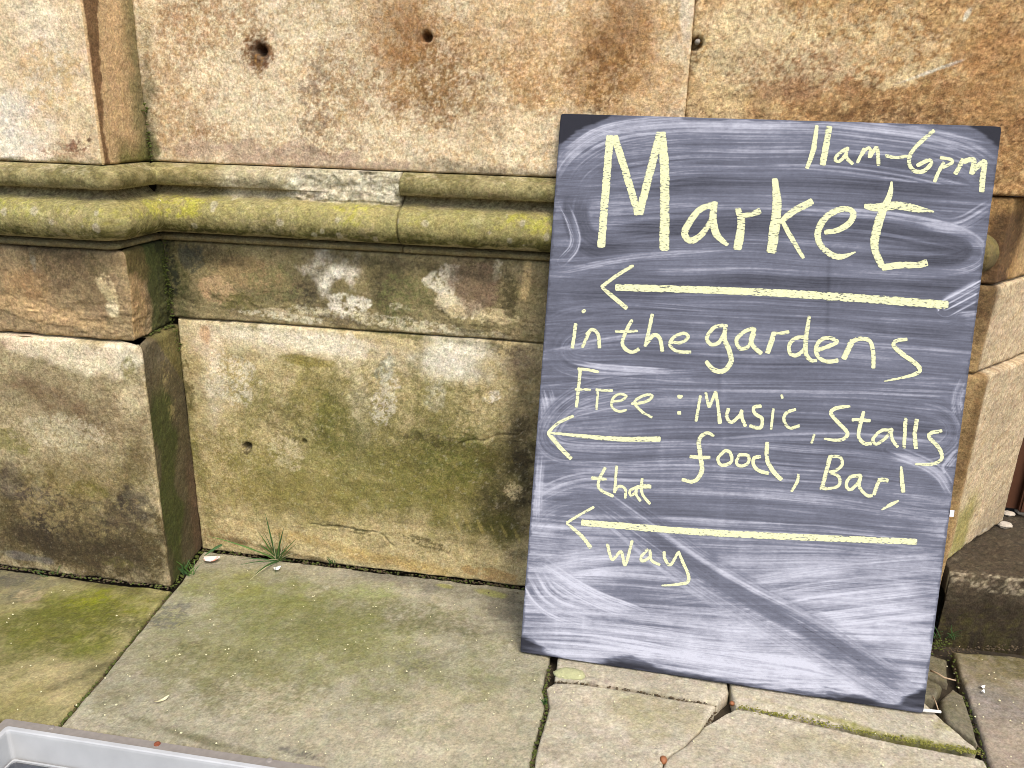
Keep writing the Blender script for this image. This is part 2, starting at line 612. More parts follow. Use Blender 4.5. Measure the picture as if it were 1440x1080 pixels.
def moulding(path, seed, y_off=0.0, erode=False, broken=False):
    pts, nrm, sid = resample_path(path, 0.003)
    nu, nv = len(pts), len(PROF)
    u0 = np.concatenate([[0], np.cumsum(np.linalg.norm(np.diff(pts, axis=0), axis=1))])
    off = PROF[::-1, 0]
    z = PROF[::-1, 1]
    X = pts[None, :, 0] + 0 * z[:, None]
    ofs = off[:, None] + np.zeros((1, nu))
    P = np.stack([X.ravel(), (pts[None, :, 1] + 0 * z[:, None]).ravel(), (z[:, None] + 0 * X).ravel()], 1)
    Q = P + seed * 1.7
    ero = np.zeros(nv * nu)
    if erode:
        x = P[:, 0] + 0.012 * fbm(Q, 40, 3, 3)
        ero = (0.45 * sstep((x - X_E0) / 0.05) + 0.55 * sstep((x - X_E1) / 0.03)) * sstep((P[:, 2] - 0.838 + 0.006 * fbm(Q, 30, 4, 15)) / 0.008)
        ero = np.clip(ero + 0.35 * ero * fbm(Q, 34, 4, 5), 0, 1)
    else:
        ero = 0.2 * np.clip(fbm(Q, 26, 3, 8) - 1.1, 0, 1) * (P[:, 2] > 0.842)
    if broken:
        ero = np.clip(sstep((P[:, 0] - 0.40) / 0.05) * (P[:, 2] > 0.842), 0, 1)
    o = ofs.ravel()
    flat = 0.009 + 0.0065 * fbm(Q * np.array([.7, 1, 1.3]), 30, 5, 6) + 0.002 * fbm(Q, 120, 2, 7)
    o = o * (1 - ero) + np.clip(flat, -0.006, 0.024) * ero
    o = o + 0.0017 * fbm(Q, 14, 3, seed) + 0.0009 * fbm(Q, 60, 3, seed + 1) - 0.001
    chip = np.clip(fbm(Q * np.array([.8, 1, 1.2]), 24, 4, seed + 2) - 0.95, 0, 1.2)
    o -= 0.009 * chip
    e = np.minimum(u0, u0[-1] - u0)[None, :] * np.ones((nv, 1))
    k = np.clip(1 - e.ravel() / 0.004, 0, 1)
    o -= 0.004 * k * k
    o = np.maximum(o, -0.011)
    N = np.stack([(nrm[None, :, 0] + 0 * z[:, None]).ravel(), (nrm[None, :, 1] + 0 * z[:, None]).ravel(), np.zeros(nv * nu)], 1)
    V = P + N * o[:, None]
    p = Paint(V, (168, 154, 112))
    zz = P[:, 2]
    jz = zz + 0.006 * p.n(26, 4, 50) 
    big = sstep((jz - 0.764) / 0.008) * sstep((0.846 - jz) / 0.010)
    top = sstep((jz - 0.786) / 0.022) * sstep((0.842 - jz) / 0.008)
    cove = sstep((jz - 0.838) / 0.006) * sstep((0.866 - jz) / 0.006)
    small = sstep((jz - 0.862) / 0.008)
    p.lay((156, 146, 84), big, 0.7)
    dens = np.clip(0.60 + 0.40 * p.n(9, 2, 51), 0, 1)
    p.lay((184, 178, 66), p.tex(top * dens, 'b', 52), 0.85)
    p.lay((214, 202, 150), p.tex(top * np.clip(0.45 - 0.3 * p.n(9, 2, 51), 0, .8), 'b', 71), 0.7)
    p.lay((176, 166, 96), p.tex(top * 0.8, 'g', 58), 0.6)
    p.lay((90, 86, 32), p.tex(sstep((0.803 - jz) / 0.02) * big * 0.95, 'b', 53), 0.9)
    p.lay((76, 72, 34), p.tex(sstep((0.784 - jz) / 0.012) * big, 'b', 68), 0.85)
    p.lay((186, 168, 124), p.tex(big * np.clip(0.45 + 0.35 * p.n(12, 3, 66), 0, .85), 'b', 64), 0.75)
    p.lay((122, 108, 62), p.tex(big * 0.6, 'p', 65), 0.6)
    p.lay((132, 118, 84), p.tex(cove * 0.9, 'p', 54), 0.75)
    p.lay((74, 66, 42), p.tex(cove * 0.75, 'p', 55), 0.7)
    p.lay((148, 138, 84), small, 0.6)
    p.lay((100, 90, 46), p.tex(small * 0.85, 'b', 56), 0.8)
    p.lay((168, 146, 104), p.tex(small * np.clip(0.5 + .4 * p.n(14, 3, 67), 0, .9), 'b', 69), 0.7)
    p.lay((206, 190, 150), p.tex(small * 0.62 * sstep((jz - 0.886) / 0.01), 'b', 57), 0.8)
    p.lay((104, 92, 58), sstep((0.766 - jz) / 0.006), 0.6)  # recess below the big roll: shade painted in along with algae dirt
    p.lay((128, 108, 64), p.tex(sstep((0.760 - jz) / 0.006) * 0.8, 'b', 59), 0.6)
    if erode:
        em = np.clip(ero * 1.3, 0, 1)
        p.lay((212, 198, 162), em, 0.85)
        p.lay((246, 236, 204), p.tex(em * 0.8, 'b', 60), 0.85)
        p.lay((92, 84, 62), p.tex(em * 0.62, 'p', 61), 0.8)
        p.lay((172, 156, 140), p.tex(em * 0.6, 'b', 62), 0.6)
    p.lay((188, 174, 136), p.tex(np.clip(chip * 2.2, 0, 1), 'b', 72), 0.7)
    p.lay((84, 76, 40), p.tex(np.clip(0.42 + 0.35 * p.n(7, 3, 73), 0, .8), 'b', 74), 0.6)
    if broken:
        p.lay((108, 90, 54), (V[:, 0] > 0.3).astype(float), 0.8)
    # pale lichen rings
    rs = random.Random(seed * 5 + 1)
    for _ in range(int(14 * (u0[-1] / 0.6))):
        j = rs.randrange(nu)
        q = (pts[j, 0], rs.uniform(0.775, 0.84))
        r0 = rs.uniform(0.003, 0.009)
        dd = np.hypot(V[:, 0] - q[0], zz - q[1]) / r0 * (1 + 0.3 * p.n(90, 2, 63))
        p.lay((196, 184, 150), sstep((1 - dd) / 0.3), 0.7)
        p.lay((150, 140, 104), sstep((0.6 - dd) / 0.3), 0.6)
    tint = p.done()
    G = V.reshape(nv, nu, 3)
    VV, FF, ring = skirted(G, (-N * 0.04).reshape(nv, nu, 3))
    tint = np.concatenate([tint, tint[ring]])
    return mesh_obj('moulding_block', VV, FF, M_MOULD, wall, tint)


def paint_behind(P):
    p = Paint(P, (176, 138, 86))
    p.all((120, 86, 50), 0.8, 'b', 0.7, 3)
    p.lay((74, 52, 34), sstep((0.05 - np.abs(P[:, 0] - 0.66) + 0.015 * p.n(30, 3, 5)) / 0.03) * sstep((0.89 - P[:, 2]) / 0.03), 0.75)
    p.lay((206, 170, 118), sstep((P[:, 1] - 0.05) / 0.03), 0.7)
    return p.done()


stone('stone_block', [(0.50, 0.004), (0.655, 0.004), (0.86, 0.236)], Z_MB, Z_BED, paint_behind, M_ROUGH, 17, 1.2)
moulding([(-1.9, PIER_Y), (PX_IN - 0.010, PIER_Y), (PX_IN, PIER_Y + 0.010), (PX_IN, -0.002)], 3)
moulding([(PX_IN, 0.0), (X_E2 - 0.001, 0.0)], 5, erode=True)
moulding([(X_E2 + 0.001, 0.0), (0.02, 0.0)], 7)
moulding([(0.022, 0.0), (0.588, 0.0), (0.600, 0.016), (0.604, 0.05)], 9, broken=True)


# ---- course under the moulding
def flake_relief(amp):
    def f(P, d, Q):
        z = P[:, 2]
        band = sstep((0.66 - z + 0.02 * fbm(Q, 12, 3, 77)) / 0.05)
        t = fbm(Q * np.array([0.5, 1, 1.8]), 16, 4, 78) * 1.8
        tq = np.floor(t) + sstep((t - np.floor(t)) * 6 - 5)
        return d + np.minimum(amp * band * tq * 0.5 - amp * band * 0.7, 0.002)
    return f


def paint_course(P):
    p = Paint(P, (160, 144, 104))
    S = lambda *a, **k: px_stain(p, *a, **k)
    p.all((120, 104, 66), 0.72, 'b', 0.6, 3)
    p.all((190, 164, 120), 0.55, 'p', 0.5, 4)
    S((120, 112, 60), 420, 400, 500, 70, 4, 0.45, 'b', seed=5)
    S((214, 180, 132), 300, 405, 46, 26, 10, 0.85, 'b', seed=6)
    S((196, 160, 112), 350, 385, 80, 30, 10, 0.45, 's', seed=7)
    S((112, 106, 52), 330, 425, 50, 22, 0, 0.75, 'b', seed=8)
    S((88, 78, 60), 440, 395, 42, 40, 0, 0.7, 'b', seed=9)
    S((248, 236, 208), 470, 383, 44, 30, 0, 1.0, 'b', seed=10, rag=.9)
    S((60, 52, 40), 420, 420, 40, 26, 0, 0.7, 'b', seed=40)
    S((72, 64, 40), 545, 400, 40, 50, 0, 0.75, 'b', seed=41)
    S((84, 70, 44), 690, 395, 26, 50, 0, 0.6, 'b', seed=42)
    S((236, 220, 180), 700, 380, 10, 24, 10, .85, 'b', seed=43)
    S((228, 208, 166), 380, 440, 60, 10, 3, .7, 'b', seed=44)
    S((248, 236, 206), 492, 427, 38, 22, 0, 0.95, 'b', seed=11, rag=.9)
    S((244, 230, 196), 620, 397, 34, 30, 0, 0.95, 'b', seed=12, rag=.9)
    S((240, 222, 178), 645, 432, 50, 18, 10, 0.9, 'b', seed=13, rag=.9)
    S((236, 222, 184), 560, 432, 20, 8, 0, 0.9, 'b', seed=14, rag=.9)
    S((222, 200, 150), 690, 445, 60, 14, 4, 0.85, 'b', seed=15, rag=.9)
    S((142, 116, 92), 665, 405, 40, 40, 0, 0.75, 's', rag=.7, seed=16)
    S((78, 70, 40), 715, 410, 16, 50, 0, 0.8, 'b', seed=17)
    S((214, 184, 130), 740, 390, 8, 40, 4, 0.8, 's', rag=.7, seed=18)
    S((66, 58, 36), 290, 360, 110, 22, 4, 0.8, 'b', seed=19)
    S((72, 64, 42), 560, 372, 280, 12, 4, 0.7, 'b', seed=20)
    S((70, 74, 38), 245, 400, 36, 80, 0, 0.95, 'b', seed=21)
    S((44, 46, 34), 240, 380, 16, 60, 0, 0.8, 'p', seed=61)
    S((112, 114, 66), 560, 420, 60, 50, 0, 0.6, 'p', seed=62)
    S((124, 124, 76), 380, 400, 60, 40, 0, 0.55, 'p', seed=63)
    S((232, 218, 180), 560, 455, 240, 12, 4, 0.6, 'p', seed=64)
    S((238, 226, 190), 400, 447, 110, 8, 3, 0.7, 'p', seed=65)
    S((64, 66, 56), 268, 360, 26, 34, 0, 0.75, 'b', seed=22)
    S((96, 80, 64), 480, 452, 60, 10, 6, 0.55, 'p', seed=23)
    S((98, 84, 48), 700, 470, 90, 12, 4, 0.6, 'p', seed=24)
    p.crackle((60, 50, 34), 60, 0.6, 83, 0.0)
    S((186, 146, 88), 1400, 440, 40, 60, 0, 0.8, 'b', seed=25)
    S((84, 62, 38), 1392, 400, 26, 30, 0, 0.85, 'b', seed=26)
    return p.done()


def paint_jamb(P):
    p = Paint(P, (176, 146, 98))
    p.all((140, 104, 60), 0.75, 'b', 0.6, 3)
    S = lambda *a, **k: px_stain(p, *a, **k)
    S((88, 66, 40), 1390, 420, 30, 60, 0, 0.85, 'b', seed=5)
    S((104, 78, 46), 1365, 620, 22, 140, 8, 0.7, 'b', seed=6)
    # splayed return: paler, dressed stone with slanting tool marks
    t = sstep((P[:, 1] - 0.004 + 0.004 * p.n(30, 3, 9)) / 0.012)
    p.lay((212, 190, 152), t, 0.92)
    st = p.n(60, 3, 12)
    q = np.stack([P[:, 0] * 6 + P[:, 2] * 5, P[:, 1] * 6, P[:, 2] * 14 - P[:, 0] * 12], 1)
    st = fbm(q, 9, 3, 15)
    p.lay((196, 164, 118), t * sstep((st - 0.2) / 0.6), 0.55)
    p.lay((236, 212, 168), t * sstep((-st - 0.3) / 0.6), 0.5)
    p.lay((150, 118, 80), p.tex(t * 0.62, 'p', 16), 0.7)
    g = t * sstep((0.34 - P[:, 2] + 0.05 * p.n(14, 4, 17)) / 0.1) * sstep((0.10 - P[:, 1] + 0.03 * p.n(20, 3, 18)) / 0.05)
    p.lay((146, 138, 60), g, 0.75)
    p.lay((150, 132, 104), t * sstep((0.30 - P[:, 2]) / 0.1) * sstep((P[:, 1] - 0.08) / 0.05), 0.5)
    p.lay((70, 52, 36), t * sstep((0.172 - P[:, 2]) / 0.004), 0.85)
    p.lay((228, 216, 190), p.tex(t * 0.8 * sstep((0.007 - np.abs(P[:, 2] - 0.178)) / 0.005), 'b', 21), 0.8)
    p.lay((96, 72, 44), sstep((0.02 - np.abs(P[:, 1] - 0.01)) / 0.02) * sstep((P[:, 2] - 0.66) / 0.05), 0.7)
    return p.done()


def paint_course_pier(P):
    p = Paint(P, (170, 146, 106))
    S = lambda *a, **k: px_stain(p, *a, y0=PIER_Y, **k)
    p.all((116, 92, 60), 0.7, 'b', 0.6, 3)
    S((172, 132, 84), 30, 400, 60, 35, 10, 0.55, 'b', seed=5)
    S((104, 96, 58), 100, 370, 120, 30, 5, 0.55, 'p', seed=25)
    S((206, 172, 122), 60, 440, 90, 18, 8, 0.8, 's', rag=.6, seed=6)
    S((92, 72, 50), 90, 380, 70, 40, 20, 0.6, 'b', seed=7)
    S((222, 200, 150), 155, 410, 16, 34, -10, 0.9, 'b', seed=8)
    S((240, 222, 176), 160, 435, 12, 14, 0, 0.9, 's', seed=9)
    S((84, 70, 48), 80, 352, 120, 14, 3, 0.8, 'b', seed=10)
    S((150, 138, 112), 48, 365, 6, 26, 0, 0.8, 'b', seed=11)
    m = ((P[:, 0] > PX_IN - 0.006) & (P[:, 1] > PIER_Y + 0.001)).astype(float)
    y = (P[:, 1] - PIER_Y) / -PIER_Y
    p.lay((200, 166, 116), m * sstep((0.42 - y + 0.1 * p.n(30, 3, 33)) / 0.1), 0.85)
    p.lay((96, 88, 44), m * sstep((P[:, 2] - 0.66 + 0.03 * p.n(30, 3, 34)) / 0.03), 0.85)
    p.lay((82, 88, 44), m * sstep((y - 0.45 + 0.1 * p.n(30, 3, 35)) / 0.12), 0.9)
    p.lay((60, 62, 40), p.tex(m * sstep((y - 0.6) / 0.2) * 0.8, 'b', 36), 0.8)
    return p.done()


stone('stone_block', [(PX_IN - 0.004, 0.0), (0.24, 0.0)], Z_CJ, Z_MB, paint_course, M_ROUGH, 12, 1.3, relief=flake_relief(0.003), arris=0.004)
stone('stone_block', [(0.243, 0.0), (0.655, 0.0), (0.86, 0.232)], Z_CJ, Z_MB, lambda P: paint_jamb(P), M_STONE, 13, 1.0)
Z_CP = 0.556
stone('stone_block', [(-1.9, PIER_Y), (-0.994, PIER_Y - 0.006), (-0.985, PIER_Y + 0.002), (-0.999, 0.022)], Z_CP, Z_MB, paint_course_pier, M_ROUGH, 14, 1.3,
      relief=flake_relief(0.005), arris=0.010)


# ---- plinth course
def jamb_relief(P, d, Q):
    # the splay is undercut just above the step
    m = sstep((P[:, 1] - 0.006) / 0.004) * sstep((0.172 + 0.004 * fbm(Q, 30, 3, 5) - P[:, 2]) / 0.003)
    return d - 0.014 * m


def paint_plinth(P):
    p = Paint(P, (206, 186, 134))
    S = lambda *a, **k: px_stain(p, *a, **k)
    p.all((170, 146, 92), 0.75, 'p', 0.6, 3)
    S((240, 222, 182), 400, 480, 260, 34, 4, 0.8, 'b', seed=5)
    S((244, 220, 184), 290, 490, 34, 40, 0, 0.85, 'b', seed=6)
    S((226, 176, 128), 287, 470, 12, 18, 0, 0.7, 's', seed=7)
    S((242, 226, 192), 490, 490, 46, 26, 0, 0.85, 'b', seed=8)
    S((240, 226, 194), 300, 560, 30, 60, 0, 0.75, 'b', seed=9)
    S((236, 220, 182), 505, 590, 24, 90, 0, 0.7, 'b', seed=10)
    S((244, 234, 208), 635, 510, 60, 34, 0, 0.95, 'b', seed=11)
    S((238, 224, 190), 610, 560, 26, 36, 10, 0.85, 'b', seed=12)
    S((240, 228, 196), 690, 560, 26, 12, -20, 0.9, 'b', seed=13)
    S((198, 200, 176), 540, 520, 16, 50, 25, 0.6, 'b', seed=14)
    S((148, 136, 68), 440, 560, 60, 70, 0, 0.75, 'b', seed=15)
    S((140, 126, 56), 430, 508, 60, 10, 4, 0.8, 's', rag=.7, seed=16)
    S((124, 120, 52), 462, 600, 26, 60, -8, 0.75, 's', rag=.8, soft=.8, seed=17)
    S((132, 124, 62), 360, 560, 40, 50, 0, 0.5, 'p', seed=18)
    S((150, 138, 74), 420, 680, 190, 80, 0, 0.72, 'b', seed=19)
    S((146, 132, 70), 340, 640, 70, 80, 0, 0.6, 'p', seed=20)
    S((128, 122, 44), 600, 690, 120, 90, 0, 0.72, 'b', seed=21)
    S((116, 112, 40), 640, 650, 90, 70, 10, 0.7, 'p', seed=22)
    S((112, 114, 38), 610, 560, 34, 90, 10, 0.4, 'b', seed=23)
    S((124, 118, 52), 275, 640, 18, 140, -6, 0.75, 'b', seed=24)
    S((98, 90, 40), 262, 540, 14, 60, 0, 0.7, 'b', seed=25)
    S((110, 104, 44), 560, 660, 170, 110, 8, 0.7, 'b', seed=50)
    S((104, 96, 40), 680, 690, 100, 130, 0, 0.85, 'b', seed=51)
    S((132, 118, 56), 400, 700, 190, 60, 0, 0.7, 'b', seed=52)
    S((136, 128, 66), 500, 640, 330, 160, 6, 0.55, 's', seed=63, soft=.9, rag=.7)
    S((104, 98, 48), 560, 590, 240, 130, 0, 0.5, 'p', seed=64)
    S((116, 106, 64), 560, 466, 230, 10, 4, 0.75, 'p', seed=65)
    S((134, 122, 78), 340, 455, 110, 10, 3, 0.7, 'p', seed=66)
    S((106, 92, 64), 680, 486, 90, 14, 4, 0.75, 'p', seed=67)
    S((112, 108, 56), 590, 500, 20, 60, 10, 0.5, 'b', seed=68)
    S((84, 72, 36), 400, 600, 60, 50, 0, 0.4, 'p', seed=53)
    S((120, 112, 66), 480, 458, 260, 9, 4, 0.8, 's', seed=70, rag=.9)
    S((58, 56, 26), 715, 690, 46, 110, 0, 0.75, 'b', seed=71)
    S((92, 94, 38), 640, 640, 90, 60, 0, 0.6, 'p', seed=72)
    S((100, 98, 44), 470, 600, 50, 80, 0, 0.55, 'p', seed=73)
    S((252, 240, 212), 640, 505, 70, 40, 0, 0.9, 'b', seed=54)
    S((250, 236, 206), 420, 478, 150, 20, 4, 0.85, 'b', seed=55)
    S((66, 58, 34), 700, 730, 70, 60, 0, 0.75, 'b', seed=56)
    S((76, 66, 34), 610, 620, 60, 16, 10, 0.6, 'p', seed=57)
    S((246, 232, 200), 320, 530, 60, 60, 0, 0.6, 'p', seed=58)
    S((240, 226, 196), 540, 560, 30, 60, 20, 0.6, 'p', seed=59)
    S((84, 76, 34), 690, 640, 60, 26, 8, 0.75, 'b', seed=26)
    S((80, 70, 42), 725, 600, 30, 90, 5, 0.7, 'b', seed=27)
    S((52, 44, 30), 742, 640, 30, 180, 3, 0.85, 'b', rag=.6, seed=28)  # dark stain beside the board, with the board's soft shade painted in
    S((100, 84, 70), 735, 510, 34, 40, 0, 0.85, 'b', seed=29)
    S((88, 84, 30), 690, 745, 60, 40, 10, 0.8, 'b', seed=30)
    S((92, 82, 44), 600, 765, 60, 12, 12, 0.75, 'p', seed=31)
    S((104, 92, 54), 490, 745, 60, 9, 8, 0.75, 'p', seed=32)
    S((190, 160, 96), 530, 785, 230, 16, 8, 0.85, 'b', seed=33)
    S((180, 146, 92), 690, 810, 60, 16, 8, 0.8, 'b', seed=34)
    S((78, 66, 38), 480, 798, 280, 7, 8, 0.8, 'b', seed=35)
    S((222, 204, 160), 400, 640, 40, 40, 0, 0.5, 'p', seed=36)
    S((210, 190, 140), 720, 690, 20, 22, 0, 0.75, 'p', seed=37)
    S((64, 54, 32), 346, 632, 14, 12, 0, 0.75, 'b', seed=38)
    S((92, 84, 46), 427, 621, 7, 8, 0, 0.8, 's', seed=39)
    S((130, 100, 70), 268, 760, 20, 30, 0, 0.6, 'p', seed=40)
    S((150, 116, 70), 320, 760, 60, 18, 0, 0.5, 'p', seed=41)
    p.crackle((86, 74, 40), 45, 0.45, 84, 0.35)
    p.all((236, 222, 184), 0.42, 'p', 0.55, 95)
    p.all((86, 78, 40), 0.40, 'p', 0.55, 96)
    for i in range(6):
        S((176, 158, 88), 640 + i * 17, 735 + i * 3, 3, 16, -25, 0.6, 's', rag=.8, seed=43 + i)
    return p.done()


def plinth_relief(P, d, Q):
    # flaked seam low on the block and a shallow spall by the pale streak
    def seam(px0, py0, px1, py1, depth, half):
        a, b = np.array(W_(px0, py0)), np.array(W_(px1, py1))
        uv = P[:, [0, 2]]
        ab = b - a
        t = np.clip(((uv - a) @ ab) / (ab @ ab), 0, 1)
        q = uv - (a + t[:, None] * ab)
        jit = 0.0045 * fbm(Q, 45, 3, 71)
        s = q[:, 1] + jit
        end = sstep(t / 0.1) * sstep((1 - t) / 0.1)
        r = np.abs(q[:, 0]) < half * 6
        step = sstep((s + half) / (half * 0.5)) * sstep((half * 9 - s) / (half * 8))
        grv = sstep(1 - np.abs(s) / half)
        return end * r * (-depth * grv)
    d = d + seam(430, 738, 535, 750, 0.006, 0.003) + seam(535, 750, 552, 772, 0.005, 0.003)
    d = d + seam(515, 548, 548, 497, 0.004, 0.0035) + seam(640, 625, 745, 608, 0.004, 0.004)
    d = d - 0.003 * sstep((0.10 - P[:, 2] + 0.015 * fbm(Q, 12, 3, 72)) / 0.02) * 0.6
    return np.minimum(d, -0.0006)


def paint_plinth_pier(P):
    p = Paint(P, (184, 166, 124))
    S = lambda *a, **k: px_stain(p, *a, y0=PIER_Y - 0.012, **k)
    p.all((128, 110, 68), 0.75, 'p', 0.65, 3)
    p.all((204, 190, 150), 0.5, 'p', 0.6, 4)
    S((240, 222, 184), 90, 495, 150, 30, 6, 0.92, 's', rag=.6, seed=5)
    S((244, 228, 194), 180, 500, 40, 40, 0, 0.85, 'b', seed=6)
    S((226, 190, 160), 20, 480, 40, 16, 0, 0.5, 'b', seed=7)
    S((174, 164, 134), 110, 495, 26, 16, 0, 0.6, 'p', seed=8)
    S((222, 202, 158), 185, 560, 26, 40, 30, 0.85, 'b', seed=9)
    S((140, 130, 70), 180, 520, 14, 22, 10, 0.75, 'b', seed=10)
    S((112, 86, 58), 120, 580, 110, 50, 25, 0.75, 'b', seed=11)
    S((124, 96, 66), 40, 545, 70, 20, 10, 0.65, 'b', seed=36)
    S((236, 218, 180), 90, 610, 80, 40, 0, 0.5, 'p', seed=37)
    S((186, 176, 136), 80, 610, 70, 40, 0, 0.5, 'p', seed=12)
    S((126, 120, 52), 15, 620, 40, 30, 0, 0.6, 'b', seed=13)
    S((104, 88, 46), 190, 640, 40, 60, 0, 0.75, 'b', seed=14)
    S((92, 78, 44), 100, 745, 260, 100, 3, 0.95, 's', rag=.6, soft=.5, seed=15)
    S((126, 108, 60), 120, 670, 160, 36, 0, .7, 'b', seed=25)
    S((84, 72, 62), 30, 690, 70, 40, 0, 0.7, 's', rag=.8, soft=.7, seed=16)
    S((66, 56, 44), 190, 710, 34, 30, 0, 0.8, 's', rag=.8, seed=17)
    S((110, 100, 36), 120, 690, 50, 22, 0, 0.6, 'b', seed=18)
    S((58, 48, 30), 110, 765, 150, 40, 0, 0.8, 'b', seed=19)
    S((52, 42, 34), 60, 740, 60, 40, 0, 0.7, 'b', seed=29)
    S((170, 150, 100), 110, 720, 150, 70, 0, 0.55, 'p', seed=35)
    S((140, 132, 70), 160, 790, 70, 12, 5, 0.6, 'p', seed=20)
    S((70, 58, 36), 110, 770, 220, 60, 3, 0.8, 's', rag=.7, soft=.9, seed=45)
    S((58, 48, 40), 170, 730, 50, 40, 0, 0.6, 's', rag=.8, soft=.9, seed=46)
    p.all((220, 204, 164), 0.36, 'p', 0.5, 95)
    S((216, 196, 150), 220, 700, 3, 70, -7, 0.5, 'b', seed=21)
    S((110, 104, 96), 40, 785, 50, 9, 4, 0.6, 's', seed=22)
    m = (P[:, 0] > -0.992).astype(float) * (P[:, 1] > PIER_Y - 0.006)
    p.lay((88, 78, 52), m, 0.88)
    y = (P[:, 1] - (PIER_Y - 0.012)) / -(PIER_Y - 0.012)
    p.lay((76, 84, 30), m * sstep((0.6 - np.abs(y - 0.3) * 2 + 0.4 * p.n(12, 4, 30)) / 0.4) * sstep((0.47 - P[:, 2]) / 0.06), 0.75)
    p.lay((190, 170, 110), p.tex(m * 0.72 * sstep((0.22 - np.abs(y - 0.62)) / 0.1) * sstep((P[:, 2] - 0.33) / 0.05), 'b', 31), 0.75)
    p.lay((126, 116, 62), m * sstep((P[:, 2] - 0.52 + 0.2 * (y - .5)) / 0.02), 0.7)
    p.lay((112, 86, 64), m * sstep((y - 0.72) / 0.2) * sstep((0.3 - P[:, 2]) / 0.1), 0.6)
    return p.done()


PLY = PIER_Y - 0.014
stone('stone_block', [(-0.993, 0.0), (0.20, 0.0)], -0.010, Z_CJ, paint_plinth, M_STONE, 22, 1.1,
      holes=[(*W_(347, 629), 0.010, 0.03), (*W_(427, 622), 0.006, 0.008)], relief=plinth_relief, arris=0.0055)
stone('stone_block', [(0.203, 0.0), (CORN[0] + 0.008, 0.0), (RET[0], RET[1])], -0.010, Z_CJ, lambda P: paint_jamb(P), M_STONE, 23, 0.9, relief=jamb_relief)
stone('stone_block', [(-1.9, PLY), (-0.977, PLY), (-0.970, PLY + 0.005), (-0.991, 0.022)], -0.010, Z_CP, paint_plinth_pier, M_STONE, 24, 1.1, arris=0.010)
# dark mortar core that shows in the joints
box('mortar_bed', -1.9, 0.66, 0.046, 0.10, -0.05, 1.42, M_MORTAR, wall)
box('mortar_bed', -1.9, -1.032, PIER_Y + 0.022, 0.014, -0.05, 1.42, M_MORTAR, wall)
box('wall_core', -1.9, 0.62, 0.102, 0.45, -0.05, 1.42, M_MORTAR, wall)
box('mortar_bed', -1.9, -1.000, PLY + 0.014, 0.02, 0.50, 0.5535, M_BED, wall)
# lump of white mortar in the moulding's inner mitre, and a metal plug in one drilled hole
M_WHITE = plain_mat('white_mortar', (226, 216, 192), 0.95, 0.25, 120, bump=0.8)
M_PLUG = plain_mat('grey_plug', (150, 140, 124), 0.6, 0.3, 200)


def lump(name, c, r, mat, parent=None, seed=0, seg=16, flat=0.0):
    V, Fc = [], []
    for j in range(seg // 2 + 1):
        th = math.pi * j / (seg // 2)
        for i in range(seg):
            ph = 2 * math.pi * i / seg
            V.append((math.sin(th) * math.cos(ph), math.sin(th) * math.sin(ph), math.cos(th)))
    V = np.array(V)
    n = 1 + 0.22 * fbm(V + seed * 3.1, 1.3, 3, seed)
    V = V * n[:, None] * np.array(r) + np.array(c)
    for j in range(seg // 2):
        for i in range(seg):
            a = j * seg + i
            b = j * seg + (i + 1) % seg
            Fc.append((a, a + seg, b + seg, b))
    return mesh_obj(name, V, np.array(Fc), mat, parent)


x, z = W_(222, 288, -0.03)
lump('mortar_lump', (x, -0.030, z), (0.016, 0.010, 0.012), M_WHITE, wall, 2)
lump('mortar_lump', (x + 0.014, -0.028, z - 0.012), (0.011, 0.008, 0.007), M_WHITE, wall, 3)
lump('hole_plug', (h3[0] + 0.002, 0.009, h3[1] + 0.003), (0.005, 0.008, 0.005), M_PLUG, wall, 4)

# ================================================================ STEP AND DOORWAY BEYOND THE SPLAY
M_STEP = stone_mat('dark_step_stone', bump=1.0, grain=260)
M_DOOR = plain_mat('brown_door_paint', (92, 54, 30), 0.55, 0.35, 14, bump=0.2)
step_root = tag(empty('door_step', (0.9, 0.1, 0)), 'dark lichen-stained stone step butting the splayed wall end', 'step')
sx0, sx1, sz = 0.672, 2.2, 0.150


